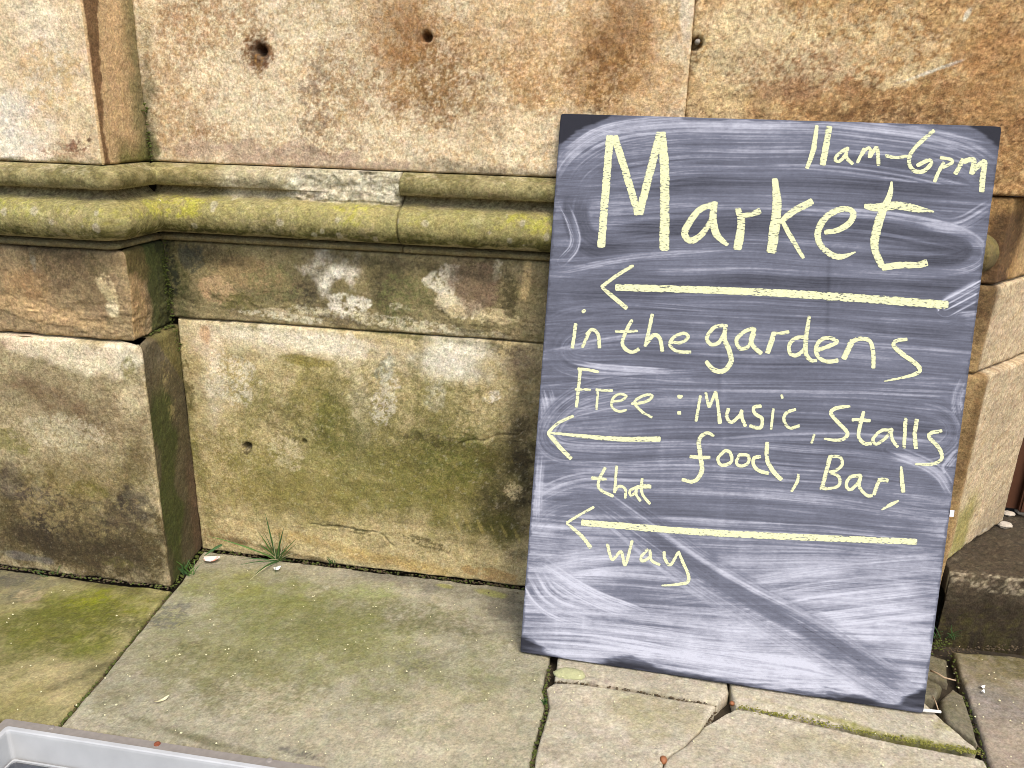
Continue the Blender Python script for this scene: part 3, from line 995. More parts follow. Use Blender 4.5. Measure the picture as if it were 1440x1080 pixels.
def build_step():
    n = 0.005
    xs = np.arange(0.690, 1.75, n)
    prof = [(0.000, 0.0), (-0.002, 0.06), (-0.004, 0.118), (0.000, 0.138), (0.012, 0.149), (0.05, 0.152), (0.42, 0.156)]
    prof = np.array(prof)
    L = np.concatenate([[0], np.cumsum(np.linalg.norm(np.diff(prof, axis=0), axis=1))])
    t = np.linspace(0, L[-1], int(L[-1] / n))
    yy, zz = np.interp(t, L, prof[:, 0]), np.interp(t, L, prof[:, 1])
    X, Y = np.meshgrid(xs, yy)
    Z = np.repeat(zz[:, None], len(xs), 1)
    P = np.stack([X.ravel(), Y.ravel(), Z.ravel()], 1)
    d = 0.004 * fbm(P, 14, 4, 4) + 0.0015 * fbm(P, 80, 3, 5)
    P[:, 1] += np.where(P[:, 2] < 0.14, d + 0.004, 0)
    P[:, 2] += np.where(P[:, 1] > 0.01, np.minimum(d - 0.003, 0), 0)
    p = Paint(P, (82, 70, 52))
    p.all((62, 52, 36), 0.75, 'p', 0.8, 2)
    p.all((146, 132, 104), 0.42, 'p', 0.7, 3)
    front = sstep((0.11 - P[:, 2] + 0.02 * p.n(16, 3, 6)) / 0.05)
    p.lay((52, 42, 27), front, 0.75)
    p.lay((96, 90, 36), p.tex(front * 0.7, 'b', 8), 0.5)
    edge = sstep((0.016 - np.abs(P[:, 1] - 0.006 + 0.006 * p.n(20, 3, 9))) / 0.010) * (P[:, 2] > 0.11)
    p.lay((196, 180, 146), p.tex(edge * 0.75, 'p', 10), 0.75)
    G = P.reshape(len(yy), len(xs), 3)
    VV, FF, ring = skirted(G, np.array([0, 0, -0.05]) + 0 * G)
    tint = p.done()
    mesh_obj('step_tread', VV, FF, M_STEP, step_root, np.concatenate([tint, tint[ring]]))


build_step()
dr = tag(empty('brown_door', (1.15, 0.32, 0.15)), 'dark brown door edge in the shaded recess beyond the splayed wall end', 'door')
box('door_leaf', 0.90, 1.75, 0.300, 0.345, 0.165, 1.42, M_DOOR, dr, 0.003)
box('door_stile', 0.93, 1.03, 0.282, 0.298, 0.165, 1.42, M_DOOR, dr, 0.004)
box('door_rail', 1.032, 1.70, 0.282, 0.298, 0.165, 0.36, M_DOOR, dr, 0.004)
M_RUB = plain_mat('pale_rubble', (206, 192, 170), 0.95, 0.3, 90, bump=0.8)
rb = random.Random(4)
for i in range(7):
    px_, py_ = [(1418, 722), (1428, 708), (1436, 720), (1422, 690), (1434, 690), (1412, 738), (1441, 703)][i]
    gx, gy = on_ground(px_, py_, 0.156)
    r = rb.uniform(0.008, 0.016)
    o = lump('stone_chip', (gx, gy, 0.153 + r * 0.3), (r * 1.5, r * 1.1, r * 0.6), M_RUB, None, 20 + i, 8)
    o.data.polygons.foreach_set('use_smooth', [False] * len(o.data.polygons))
    tag(o, 'pale broken stone chip on the dark step beside the splay', 'stone chip', 'stone chips on the step')

# ================================================================ PAVEMENT
pave = tag(empty('pavement', (0, -0.4, 0)), 'worn mossy flagstone pavement with dark open joints', None, None, 'structure')
_x0, _x1 = on_ground(2, 1013)[0] + 0.006, on_ground(462, 1078)[0] - 0.006
_y1 = -0.598
_y0 = _y1 - 0.42
gv = [(x, y, -0.034) for y in (-60, _y0, _y1, 60) for x in (-60, _x0, _x1, 60)]
gm = mesh_obj('ground', gv, np.array([[j * 4 + i, j * 4 + i + 1, j * 4 + i + 5, j * 4 + i + 4] for j in range(3) for i in range(3) if (i, j) != (1, 1)]), M_SOIL)
tag(gm, 'dark soil under and between the flagstones', None, None, 'structure')


def edge_pts(pts, n, amp, seed):
    pts = np.array(pts, float)
    L = np.concatenate([[0], np.cumsum(np.linalg.norm(np.diff(pts, axis=0), axis=1))])
    t = np.linspace(0, L[-1], n)
    q = np.stack([np.interp(t, L, pts[:, 0]), np.interp(t, L, pts[:, 1])], 1)
    j = np.stack([q[:, 0], q[:, 1], np.zeros(n)], 1)
    env = np.minimum(1, np.minimum(np.arange(n), np.arange(n)[::-1]) / 4.0)
    q[:, 0] += amp * env * fbm(j, 30, 3, seed)
    q[:, 1] += amp * env * fbm(j, 30, 3, seed + 3)
    return q


def slab(bottom, right, top, left, painter, seed, step=0.0034, z=0.0, tilt=0.0, amp=0.0016, name='paving_slab', thick=0.03, arris=0.0055):
    """Coons patch over four edges: bottom/top run left to right, left/right run bottom to top (plan x,y)"""
    ln = lambda p: sum(math.dist(a, b) for a, b in zip(p[:-1], p[1:]))
    nu = max(6, int(max(ln(bottom), ln(top)) / step))
    nv = max(6, int(max(ln(left), ln(right)) / step))
    B, T = edge_pts(bottom, nu, amp, seed), edge_pts(top, nu, amp, seed + 1)
    Lf, Rt = edge_pts(left, nv, amp, seed + 2), edge_pts(right, nv, amp, seed + 4)
    u = np.linspace(0, 1, nu)[None, :, None]
    v = np.linspace(0, 1, nv)[:, None, None]
    S = (1 - v) * B[None] + v * T[None] + (1 - u) * Lf[:, None] + u * Rt[:, None]
    S -= (1 - u) * (1 - v) * B[0] + u * (1 - v) * B[-1] + (1 - u) * v * T[0] + u * v * T[-1]
    G = np.zeros((nv, nu, 3))
    G[:, :, :2] = S
    P = G.reshape(-1, 3)
    # distance to the rim, in metres
    iu = np.minimum(np.arange(nu), np.arange(nu)[::-1])[None, :] * (ln(bottom) + ln(top)) / 2 / nu
    iv = np.minimum(np.arange(nv), np.arange(nv)[::-1])[:, None] * (ln(left) + ln(right)) / 2 / nv
    e = np.minimum(iu + 0 * iv, iv + 0 * iu).ravel()
    Q = P + seed * 2.3
    d = -0.003 + 0.0014 * fbm(Q, 6, 3, seed) + 0.0008 * fbm(Q, 35, 4, seed + 1) + 0.0004 * fbm(Q, 120, 2, seed + 2)
    d -= 0.003 * np.clip(fbm(Q, 40, 3, seed + 5) - 1.2, 0, 1)
    rv = fbm(Q * np.array([1, 1.4, 1]), 9, 4, seed + 11) * 1.7
    d += 0.0016 * (np.floor(rv) + sstep((rv - np.floor(rv)) * 7 - 6)) * 0.6 - 0.001
    d += 0.0006 * fbm(Q * np.array([1.0, 0.35, 1]) @ np.array([[.8, .6, 0], [-.6, .8, 0], [0, 0, 1]]), 60, 3, seed + 13)
    ar = arris * (1 + 0.7 * np.clip(fbm(Q, 25, 3, seed + 7), -0.7, 2))
    k = np.clip(1 - e / ar, 0, 1)
    d -= ar * (1 - np.sqrt(np.clip(1 - k * k, 0, 1)))
    P[:, 2] = z + np.minimum(d, -0.0003)
    P[:, 2] += tilt * (P[:, 0] - P[:, 0].mean())
    tint = painter(P)
    VV, FF, ring = skirted(P.reshape(nv, nu, 3), np.array([0, 0, -thick]) + np.zeros((nv, nu, 3)))
    return mesh_obj(name, VV, FF, M_SLAB, pave, np.concatenate([tint, tint[ring]]))


GK = 1.9


def ground_paint(P, base):
    p = Paint(P, base, GK)
    p.uv = P[:, :2]
    return p


def gstain(p, rgb, px, py, rx, ry, rot=0, op=0.8, kind='s', **kw):
    c = np.array(on_ground(px, py))
    sx = np.linalg.norm(np.array(on_ground(px + 1, py)) - c)
    sy = np.linalg.norm(np.array(on_ground(px, py + 1)) - c)
    if kind == 'b' and rx * ry > 500:
        kind = 'w'
        kw.setdefault('soft', 0.85)
        kw['rag'] = kw.get('rag', 0.45) * 1.4
        rx, ry = rx * 1.15, ry * 1.15
    p.stain(rgb, c, (sx * rx, sy * ry), R(-rot), op, kind, **kw)


def pits(p, n, seed, box_):
    rs = np.random.default_rng(seed)


def paint_slab_left(P):
    p = ground_paint(P, (172, 160, 108))
    S = lambda *a, **k: gstain(p, *a, **k)
    p.all((138, 128, 76), 0.7, 'p', 0.6, 2)
    S((124, 124, 30), 130, 860, 110, 60, 0, 0.9, 'b', seed=3)
    S((150, 152, 30), 130, 845, 70, 26, 0, 0.9, 'p', seed=4, soft=.8)
    S((92, 92, 34), 90, 880, 120, 50, 0, 0.6, 'p', seed=14)
    S((108, 108, 38), 40, 880, 90, 50, 0, 0.8, 'b', seed=5)
    S((120, 122, 44), 130, 905, 60, 20, 0, 0.7, 'b', seed=6)
    S((110, 104, 88), 25, 815, 70, 22, 0, 0.85, 'b', seed=7)
    S((178, 160, 118), 42, 833, 30, 14, 0, 0.85, 'b', seed=8)
    S((196, 178, 128), 60, 960, 100, 40, 0, 0.7, 's', rag=.8, soft=.8, seed=9)
    S((150, 140, 70), 30, 985, 60, 30, 0, 0.5, 'b', seed=10)
    S((86, 80, 48), 150, 930, 14, 50, 30, 0.6, 'b', seed=11)
    S((88, 84, 46), 190, 880, 30, 14, 40, 0.5, 'p', seed=12)
    S((74, 62, 40), 120, 815, 160, 6, 6, 0.6, 'b', seed=13)
    return p.done()


def paint_slab_mid(P):
    p = ground_paint(P, (188, 179, 148))
    S = lambda *a, **k: gstain(p, *a, **k)
    p.all((162, 152, 110), 0.66, 'b', 0.55, 2)
    p.all((214, 204, 176), 0.5, 'p', 0.55, 3)
    S((148, 146, 88), 430, 900, 330, 90, 8, 0.7, 'b', seed=34)
    S((120, 116, 72), 560, 860, 200, 30, 8, 0.6, 'p', seed=35)
    S((116, 110, 66), 330, 950, 200, 50, 8, 0.5, 'p', seed=36)
    S((214, 200, 166), 640, 1030, 140, 50, 8, 0.6, 'p', seed=37)
    S((150, 150, 84), 370, 840, 160, 40, 5, 0.85, 'b', seed=4)
    S((158, 156, 74), 330, 815, 70, 22, 0, 0.6, 'b', seed=5)
    S((136, 136, 70), 460, 880, 150, 60, 10, 0.6, 'b', seed=6)
    S((146, 142, 84), 280, 930, 150, 50, 0, 0.5, 'b', seed=7)
    S((112, 108, 100), 238, 865, 34, 26, 0, 0.65, 'p', seed=8)
    S((122, 116, 102), 600, 815, 150, 18, 8, 0.75, 'b', seed=9)
    S((116, 108, 90), 700, 850, 60, 34, 10, 0.7, 's', rag=.8, soft=.8, seed=10)  # board's soft grey shadow painted onto the flag at its left
    S((164, 168, 104), 520, 832, 52, 18, 6, 0.9, 'b', seed=11)
    S((168, 164, 96), 690, 832, 26, 5, 8, 0.9, 's', seed=12)
    S((170, 168, 100), 625, 822, 16, 4, 8, 0.9, 's', seed=13)
    S((206, 190, 152), 610, 985, 60, 24, 10, 0.6, 'b', seed=14)
    S((208, 194, 160), 500, 1040, 170, 34, 8, 0.65, 'b', seed=15)
    S((200, 186, 150), 690, 1020, 60, 60, 0, 0.65, 'b', seed=16)
    S((204, 190, 154), 380, 980, 100, 40, 0, 0.45, 'p', seed=17)
    S((128, 122, 78), 150, 980, 40, 20, 0, 0.5, 'b', seed=18)
    S((104, 96, 88), 420, 1055, 60, 8, 8, 0.7, 'p', seed=19)
    S((120, 112, 96), 590, 930, 60, 20, 0, 0.4, 'p', seed=20)
    S((110, 106, 60), 300, 1042, 220, 6, 9, 0.6, 'b', seed=21)
    return p.done()


def paint_slab_right(P):
    p = ground_paint(P, (214, 201, 172))
    S = lambda *a, **k: gstain(p, *a, **k)
    p.all((168, 154, 112), 0.62, 'b', 0.6, 2)
    p.all((224, 208, 178), 0.5, 'b', 0.5, 3)
    p.all((146, 134, 104), 0.4, 'p', 0.5, 5)
    S((176, 166, 112), 900, 1000, 90, 40, 0, 0.6, 'b', seed=4)
    S((170, 158, 108), 1180, 1050, 120, 24, 0, 0.5, 'b', seed=6)
    S((164, 158, 72), 1220, 1022, 200, 5, 12, 0.8, 'b', seed=7)
    S((150, 148, 52), 1330, 1046, 60, 9, 10, 0.85, 'b', seed=8)
    S((176, 160, 140), 860, 960, 50, 8, 10, 0.5, 'p', seed=9)
    S((164, 156, 84), 1340, 1018, 40, 12, 0, 0.5, 'b', seed=10)
    return p.done()


def paint_slab_far_right(P):
    p = ground_paint(P, (178, 162, 138))
    S = lambda *a, **k: gstain(p, *a, **k)
    p.all((140, 126, 98), 0.7, 'p', 0.6, 2)
    S((120, 110, 52), 1400, 925, 80, 26, 4, 0.85, 'b', seed=3)
    S((140, 128, 76), 1385, 960, 50, 30, 0, 0.7, 'b', seed=4)
    S((150, 142, 134), 1400, 985, 50, 30, 0, 0.6, 'b', seed=5)
    S((196, 176, 150), 1425, 1040, 50, 50, 0, 0.6, 'b', seed=6)
    return p.done()


def paint_fragment(P):
    p = ground_paint(P, (140, 130, 104))
    p.all((112, 106, 64), 0.7, 'b', 0.7, 2)
    p.all((170, 160, 132), 0.5, 'p', 0.6, 3)
    return p.done()


def paint_extra(P):
    p = ground_paint(P, (190, 176, 142))
    p.all((152, 142, 98), 0.7, 'b', 0.6, 2)
    p.all((210, 196, 164), 0.5, 'p', 0.5, 3)
    return p.done()


g = on_ground
FR_Y = -0.592                     # far edge of the metal tray frame
FR_X0, FR_X1 = g(2, 1013)[0], g(462, 1078)[0]
jA = [g(82, 1018), g(150, 940), g(241, 829)]             # joint between left and middle flags
jA_foot = g(262, 802)
J2 = [g(742, 1110), g(748, 1075), g(752, 1050), g(770, 990), g(766, 965), g(774, 930)]
off = lambda pts, dx=0.0, dy=0.0: [(a + dx, b + dy) for a, b in pts]
GAP = 0.0026
# left flag
la = [(jA[0][0] - 0.001, FR_Y + 0.004)] + [jA[1], jA[2]]
slab([(-1.62, FR_Y + 0.004), la[0]], off(la, -GAP), [(-1.62, PLY - 0.004), (jA[2][0] - GAP, PLY - 0.004)],
     [(-1.62, FR_Y + 0.004), (-1.62, PLY - 0.004)], paint_slab_left, 31)
# middle flag: two pieces share the paint so that the tray corner is cut out of one flag
lb = [(la[0][0], FR_Y + 0.004), jA[1], jA[2], (-0.985, -0.006)]
j2t = [J2[0], J2[1], J2[2], J2[3], J2[4], J2[5], (-0.105, -0.012)]
rb_ = [(J2[0][0], FR_Y + 0.004)] + [q for q in j2t if q[1] > FR_Y + 0.01]
slab([off(lb, GAP)[0], (rb_[0][0] - GAP * 1.6, FR_Y + 0.004)], off(rb_, -GAP * 1.6), [off(lb, GAP)[-1], (rb_[-1][0] - GAP * 1.6, -0.012)],
     off(lb, GAP), paint_slab_mid, 33, arris=0.006)
slab([(FR_X1 + 0.006, -1.02), (J2[0][0] - GAP, -1.02)], [(J2[0][0] - GAP, -1.02), (J2[0][0] - GAP, FR_Y - 0.002)],
     [(FR_X1 + 0.006, FR_Y - 0.002), (J2[0][0] - GAP, FR_Y - 0.002)],
     [(FR_X1 + 0.006, -1.02), (FR_X1 + 0.006, FR_Y - 0.002)], paint_slab_mid, 34)
# strip flag under the board
mid = [g(778, 954), g(826, 957), g(900, 968), g(970, 981), g(1006, 987)]
tri = g(1027, 970)
mid2 = [g(1036, 992), g(1120, 1008), g(1240, 1032), g(1330, 1048), g(1378, 1056)]
x_split = tri[0]
slab(off(mid, 0.003, 0.003), [off(mid, 0.003, 0.003)[-1], (x_split - 0.002, tri[1]), (x_split - 0.002, -0.012)],
     [(J2[5][0] + 0.006, -0.012), (x_split - 0.002, -0.012)], [off(mid, 0.003, 0.003)[0], (J2[5][0] + 0.006, -0.012)], paint_slab_right, 35, arris=0.0032)
e1 = [g(1378, 1050), g(1331, 1010), g(1303, 985), g(1300, 960), (0.60, -0.012)]
slab(off(mid2, 0, 0.002), off(e1, -0.003), [(x_split + 0.002, -0.012), (0.60 - 0.003, -0.012)],
     [off(mid2, 0, 0.002)[0], (x_split + 0.003, tri[1]), (x_split + 0.002, -0.012)], paint_slab_right, 36, arris=0.004)
# big right flag, cracked in two
crack = [g(920, 1120), g(930, 1080), g(936, 1064), g(965, 1045), g(990, 1018), g(1008, 990)]
bl = [J2[0], J2[1], J2[2], J2[3], J2[4], g(776, 957)]
yb = -0.80
slab([(bl[0][0] + GAP * 1.6, yb), (crack[0][0] - 0.03, yb)], [(crack[0][0] - 0.03, yb)] + off(crack, -0.0016), off(mid, 0, -0.002),
     [(bl[0][0] + GAP * 1.6, yb)] + off(bl, GAP * 1.6), paint_slab_right, 37, arris=0.0032)
er = [(0.655, yb), g(1396, 1110), g(1392, 1082), g(1384, 1066)]
slab([(crack[0][0] - 0.026, yb), (0.655, yb)], er, off(mid2, 0, -0.001), [(crack[0][0] - 0.026, yb)] + off(crack, 0.0014)[:-1] + [off(mid2, 0, -0.001)[0]],
     paint_slab_right, 38, arris=0.0032)
# far right flag and the broken corner pieces
fl = [(0.668, yb), g(1400, 1100), g(1392, 1064), g(1376, 1015), g(1357, 962), g(1341, 913)]
slab([(0.668, yb), (1.62, yb)], [(1.62, yb), (1.62, -0.014)], [g(1341, 913), (1.62, -0.014)], fl, paint_slab_far_right, 39)
fr = lambda *q: [g(a, b) for a, b in q]
slab(fr((1332, 1009), (1376, 1043)), fr((1376, 1043), (1372, 1018), (1355, 974)), fr((1341, 965), (1355, 974)), fr((1332, 1009), (1324, 979), (1341, 965)),
     paint_fragment, 41, z=-0.002, name='paving_fragment')
slab(fr((1290, 972), (1315, 977)), fr((1315, 977), (1327, 960)), fr((1290, 940), (1327, 960)), fr((1290, 972), (1290, 940)), paint_fragment, 42, z=-0.004, name='paving_fragment')
slab(fr((1290, 935), (1336, 950)), fr((1336, 950), (1334, 918)), fr((1290, 905), (1334, 918)), fr((1290, 935), (1290, 905)), paint_fragment, 43, z=-0.012, name='paving_fragment')
# mortar patch in the joint
c = on_ground(803, 945)
M_PATCH = plain_mat('lichen_mortar', (206, 204, 150), 0.95, 0.25, 220, bump=0.7, k=GK)
lump('mortar_patch', (c[0], c[1], -0.006), (0.030, 0.017, 0.0075), M_PATCH, pave, 9, 24)
# the rest of the pavement, round the tray and towards the camera
rows = [(-1.62, -1.03 - 0.006, -1.02, FR_Y), (-1.62, -0.8, -1.62, -1.03), (-0.795, 0.05, -1.62, -1.03), (0.055, 0.9, -1.62, -0.81), (0.905, 1.62, -1.62, -0.81), (-0.1, 0.05, -1.02, -0.81),
        (-1.62, -0.6, -2.3, -1.63), (-0.595, 0.5, -2.3, -1.63), (0.505, 1.62, -2.3, -1.63)]
for i, (a, b, c_, d_) in enumerate(rows):
    slab([(a, c_), (b, c_)], [(b, c_), (b, d_)], [(a, d_), (b, d_)], [(a, c_), (a, d_)], paint_extra, 50 + i, step=0.009)

# ================================================================ RECESSED METAL TRAY
M_FLANGE = plain_mat('dull_zinc', (176, 166, 154), 0.6, 0.25, 90, metal=0.2, spec=0.4, bump=0.2, k=1.9)
M_TRAY = plain_mat('white_painted_metal', (210, 210, 207), 0.5, 0.2, 22, spec=0.4, k=1.75)
M_RUST = plain_mat('rust', (140, 74, 44), 0.9, 0.4, 300, bump=0.5)
M_GLASSY = plain_mat('dark_glass', (70, 72, 78), 0.12, 0.5, 30, spec=0.7)
tray = tag(empty('recessed_tray', ((FR_X0 + FR_X1) / 2, FR_Y - 0.2, 0)), 'white metal tray with flat screwed flange sunk into the paving', 'metal tray')
TY0, TY1 = FR_Y - 0.43, FR_Y


def rect_loft(name, loops, mat, cap=False):
    V, Fc = [], []
    for (ins, z) in loops:
        a, b, c, d = FR_X0 + 0.002 + ins, FR_X1 - ins, TY0 + ins, TY1 - ins
        r = 0.006
        for cx, cy, a0 in ((b - r, d - r, 0), (a + r, d - r, 90), (a + r, c + r, 180), (b - r, c + r, 270)):
            for k in range(5):
                t = R(a0 + 22.5 * k)
                V.append((cx + r * math.cos(t), cy + r * math.sin(t), z))
    n = 20
    for l in range(len(loops) - 1):
        for i in range(n):
            j = (i + 1) % n
            Fc.append((l * n + i, l * n + j, l * n + n + j, l * n + n + i))
    if cap:
        Fc.append(tuple(range((len(loops) - 1) * n, len(loops) * n)))
    o = mesh_obj(name, V, Fc, mat, tray, smooth=False)
    return o


rect_loft('flange', [(0, -0.03), (0, -0.0015), (0.0008, -0.0005), (0.0165, -0.0005), (0.0170, -0.0015)], M_FLANGE)
rect_loft('tray_body', [(0.0171, -0.004), (0.0174, 0.0012), (0.0185, 0.0022), (0.0245, 0.0020), (0.0265, 0.0008), (0.0275, -0.003), (0.034, -0.058)], M_TRAY, True)
rect_loft('lamp_glass', [(0.041, -0.0575), (0.041, -0.0500), (0.044, -0.0485)], M_GLASSY, True)
rect_loft('glass_rim', [(0.0375, -0.0575), (0.0375, -0.0470), (0.0405, -0.0470), (0.0405, -0.0540)], M_TRAY)


def screw(px, py, mat, r):
    x, y = on_ground(px, py)
    V = [(x, y, 0.0012)]
    n = 14
    for rr, z in ((0.55 * r, 0.0012), (0.9 * r, 0.0009), (r, -0.0007)):
        for i in range(n):
            t = 2 * math.pi * i / n
            V.append((x + rr * math.cos(t), y + rr * math.sin(t), z))
    Fc = [(0, 1 + i, 1 + (i + 1) % n) for i in range(n)]
    for k in range(2):
        for i in range(n):
            a = 1 + k * n + i
            b = 1 + k * n + (i + 1) % n
            Fc.append((a, a + n, b + n, b))
    mesh_obj('screw', V, Fc, mat, tray)


screw(221, 1046, M_RUST, 0.0056)
screw(72.5, 1023, M_FLANGE, 0.0052)
screw(378.5, 1069, M_FLANGE, 0.0056)

# ================================================================ CHALKBOARD
BW, BH, LEAN, BROT = 0.752, 1.047, R(12.7), R(-2.2)
B0 = np.array([-0.1705, -0.2385, 0.0])
BU = np.array([math.cos(BROT), math.sin(BROT), 0.0])
Bn = np.array([-math.sin(BROT), math.cos(BROT), 0.0])
BV = Bn * math.sin(LEAN) + np.array([0, 0, 1.0]) * math.cos(LEAN)
BN = np.cross(BU, BV)             # towards the viewer
board = tag(empty('chalkboard', tuple(B0 + BU * BW / 2)),
            'smeared black chalkboard with pale yellow handwriting leaning on the mossy wall', 'chalkboard')


def board_uv(px, py):
    d = ray(px, py)
    t = ((B0 - CO) @ BN) / (d @ BN)
    q = CO + d * t - B0
    return q @ BU, q @ BV


def board_px(u, v):
    P = B0 + u[:, None] * BU + v[:, None] * BV - CO
    z = P @ CF
    return 720 + F_PX * (P @ CR) / z, 540 - F_PX * (P @ CU) / z


SM = [  # wiping strokes: path, half width, chalk left behind, contrast, opacity
    ([(760, 470), (1000, 450), (1400, 480)], 330, .30, .10, 1.0),
    ([(740, 830), (1000, 850), (1330, 870)], 200, .50, .12, 0.85),
    ([(790, 262), (812, 222), (870, 192), (960, 182), (1100, 183), (1250, 192), (1350, 212), (1400, 250)], 30, .40, .13, .95),
    ([(797, 218), (850, 183), (930, 171), (1100, 174), (1300, 188), (1395, 212)], 15, .50, .12, .9),
    ([(850, 240), (950, 222), (1100, 222), (1250, 230), (1385, 262)], 24, .36, .13, .9),
    ([(845, 215), (930, 207), (1100, 210), (1290, 215)], 6, .52, .10, .8),
    ([(905, 262), (1000, 252), (1150, 256), (1300, 264), (1388, 268)], 9, .10, .06, .9),
    ([(860, 287), (1000, 275), (1200, 285), (1330, 300)], 18, .28, .12, .85),
    ([(822, 258), (806, 290), (815, 335), (850, 352), (900, 345)], 22, .13, .08, .9),
    ([(791, 285), (803, 310), (812, 345), (790, 368)], 9, .56, .14, .9),
    ([(1290, 300), (1340, 318), (1395, 285)], 14, .46, .16, .8),
    ([(850, 330), (950, 318), (1100, 315), (1250, 324), (1340, 340), (1362, 350), (1330, 362), (1200, 360)], 15, .12, .07, .95),
    ([(1150, 298), (1280, 305), (1350, 318), (1389, 345), (1375, 376), (1300, 384), (1150, 380)], 8, .50, .14, .85),
    ([(1285, 312), (1330, 320), (1380, 322)], 7, .60, .14, .8),
    ([(772, 388), (850, 374), (1000, 368), (1200, 380), (1385, 394)], 18, .32, .13, .9),
    ([(780, 385), (880, 362), (1050, 352)], 6, .5, .1, .7),
    ([(772, 418), (850, 418), (1000, 400), (1200, 397), (1390, 402)], 11, .15, .08, .9),
    ([(766, 455), (800, 437), (860, 432), (1000, 442), (1200, 458), (1380, 474)], 15, .36, .13, .9),
    ([(1380, 485), (1200, 472), (1000, 460), (860, 456), (800, 468), (784, 495), (810, 516), (900, 512), (1100, 522), (1372, 545)], 24, .27, .13, .9),
    ([(770, 500), (784, 520), (830, 532), (900, 530), (1000, 522)], 8, .50, .14, .8),
    ([(800, 511), (850, 521), (940, 524)], 8, .58, .12, .8),
    ([(1180, 457), (1290, 470), (1378, 476)], 8, .12, .08, .9),
    ([(1330, 432), (1385, 402)], 17, .62, .16, .85),
    ([(1350, 445), (1382, 442)], 8, .58, .14, .8),
    ([(1322, 462), (1350, 452), (1376, 464)], 6, .22, .1, .8),
    ([(765, 548), (773, 580), (768, 610)], 15, .60, .12, .85),
    ([(1352, 548), (1150, 545), (950, 540), (830, 549), (782, 578), (762, 618), (800, 640), (950, 632), (1100, 642), (1330, 664)], 20, .31, .14, .9),
    ([(1345, 605), (1200, 590), (1050, 578), (900, 585)], 22, .23, .11, .85),
    ([(1290, 570), (1335, 580), (1348, 610), (1325, 635), (1290, 640)], 15, .34, .16, .8),
    ([(1360, 530), (1345, 560), (1352, 590)], 11, .60, .16, .8),
    ([(1250, 632), (1320, 655), (1340, 690)], 12, .56, .13, .8),
    ([(1335, 655), (1347, 640)], 12, .56, .15, .8),
    ([(750, 705), (790, 682), (850, 673), (1000, 682), (1200, 700), (1342, 724)], 20, .38, .13, .9),
    ([(756, 640), (752, 690), (752, 740)], 12, .56, .12, .8),
    ([(752, 742), (770, 714), (830, 702), (950, 708), (1100, 722), (1335, 750)], 18, .26, .11, .9),
    ([(745, 764), (820, 754), (950, 758), (1150, 772), (1325, 790)], 18, .35, .13, .85),
    ([(742, 805), (850, 782), (1000, 790), (1200, 800), (1330, 782)], 22, .44, .13, .85),
    ([(1330, 800), (1200, 815), (1050, 832), (900, 850)], 24, .45, .15, .85),
    ([(1322, 845), (1150, 868), (1000, 884)], 30, .54, .13, .85),
    ([(744, 800), (770, 850), (850, 875)], 26, .56, .13, .85),
    ([(760, 795), (830, 845), (900, 870)], 20, .50, .15, .8),
    ([(738, 895), (850, 905), (1000, 928), (1200, 958)], 26, .58, .12, .9),
    ([(748, 865), (900, 882), (1100, 905), (1312, 905)], 22, .47, .13, .85),
    ([(900, 905), (1100, 930), (1290, 985)], 14, .62, .12, .8),
    ([(1000, 962), (1150, 968), (1290, 965)], 18, .50, .14, .85),
    ([(832, 690), (960, 786), (1100, 870), (1300, 990)], 34, .33, .12, .95),
    ([(890, 728), (985, 800), (1100, 866), (1285, 975)], 15, .16, .08, .85),
    ([(842, 718), (940, 806), (1100, 905), (1250, 990)], 9, .50, .12, .7),
    ([(840, 682), (960, 772), (1100, 850), (1290, 962)], 6, .56, .12, .7)
    , ([(760, 500), (900, 470), (1100, 480), (1370, 500)], 8, .42, .14, .6), ([(775, 590), (900, 562), (1100, 562), (1350, 580)], 9, .44, .14, .6), ([(1000, 620), (1150, 612), (1340, 625)], 7, .44, .14, .6), ([(800, 655), (950, 650), (1150, 668), (1335, 690)], 8, .46, .14, .6), ([(830, 300), (1000, 290), (1200, 298)], 5, .44, .14, .6), ([(900, 385), (1100, 382), (1340, 392)], 6, .46, .14, .6),
]


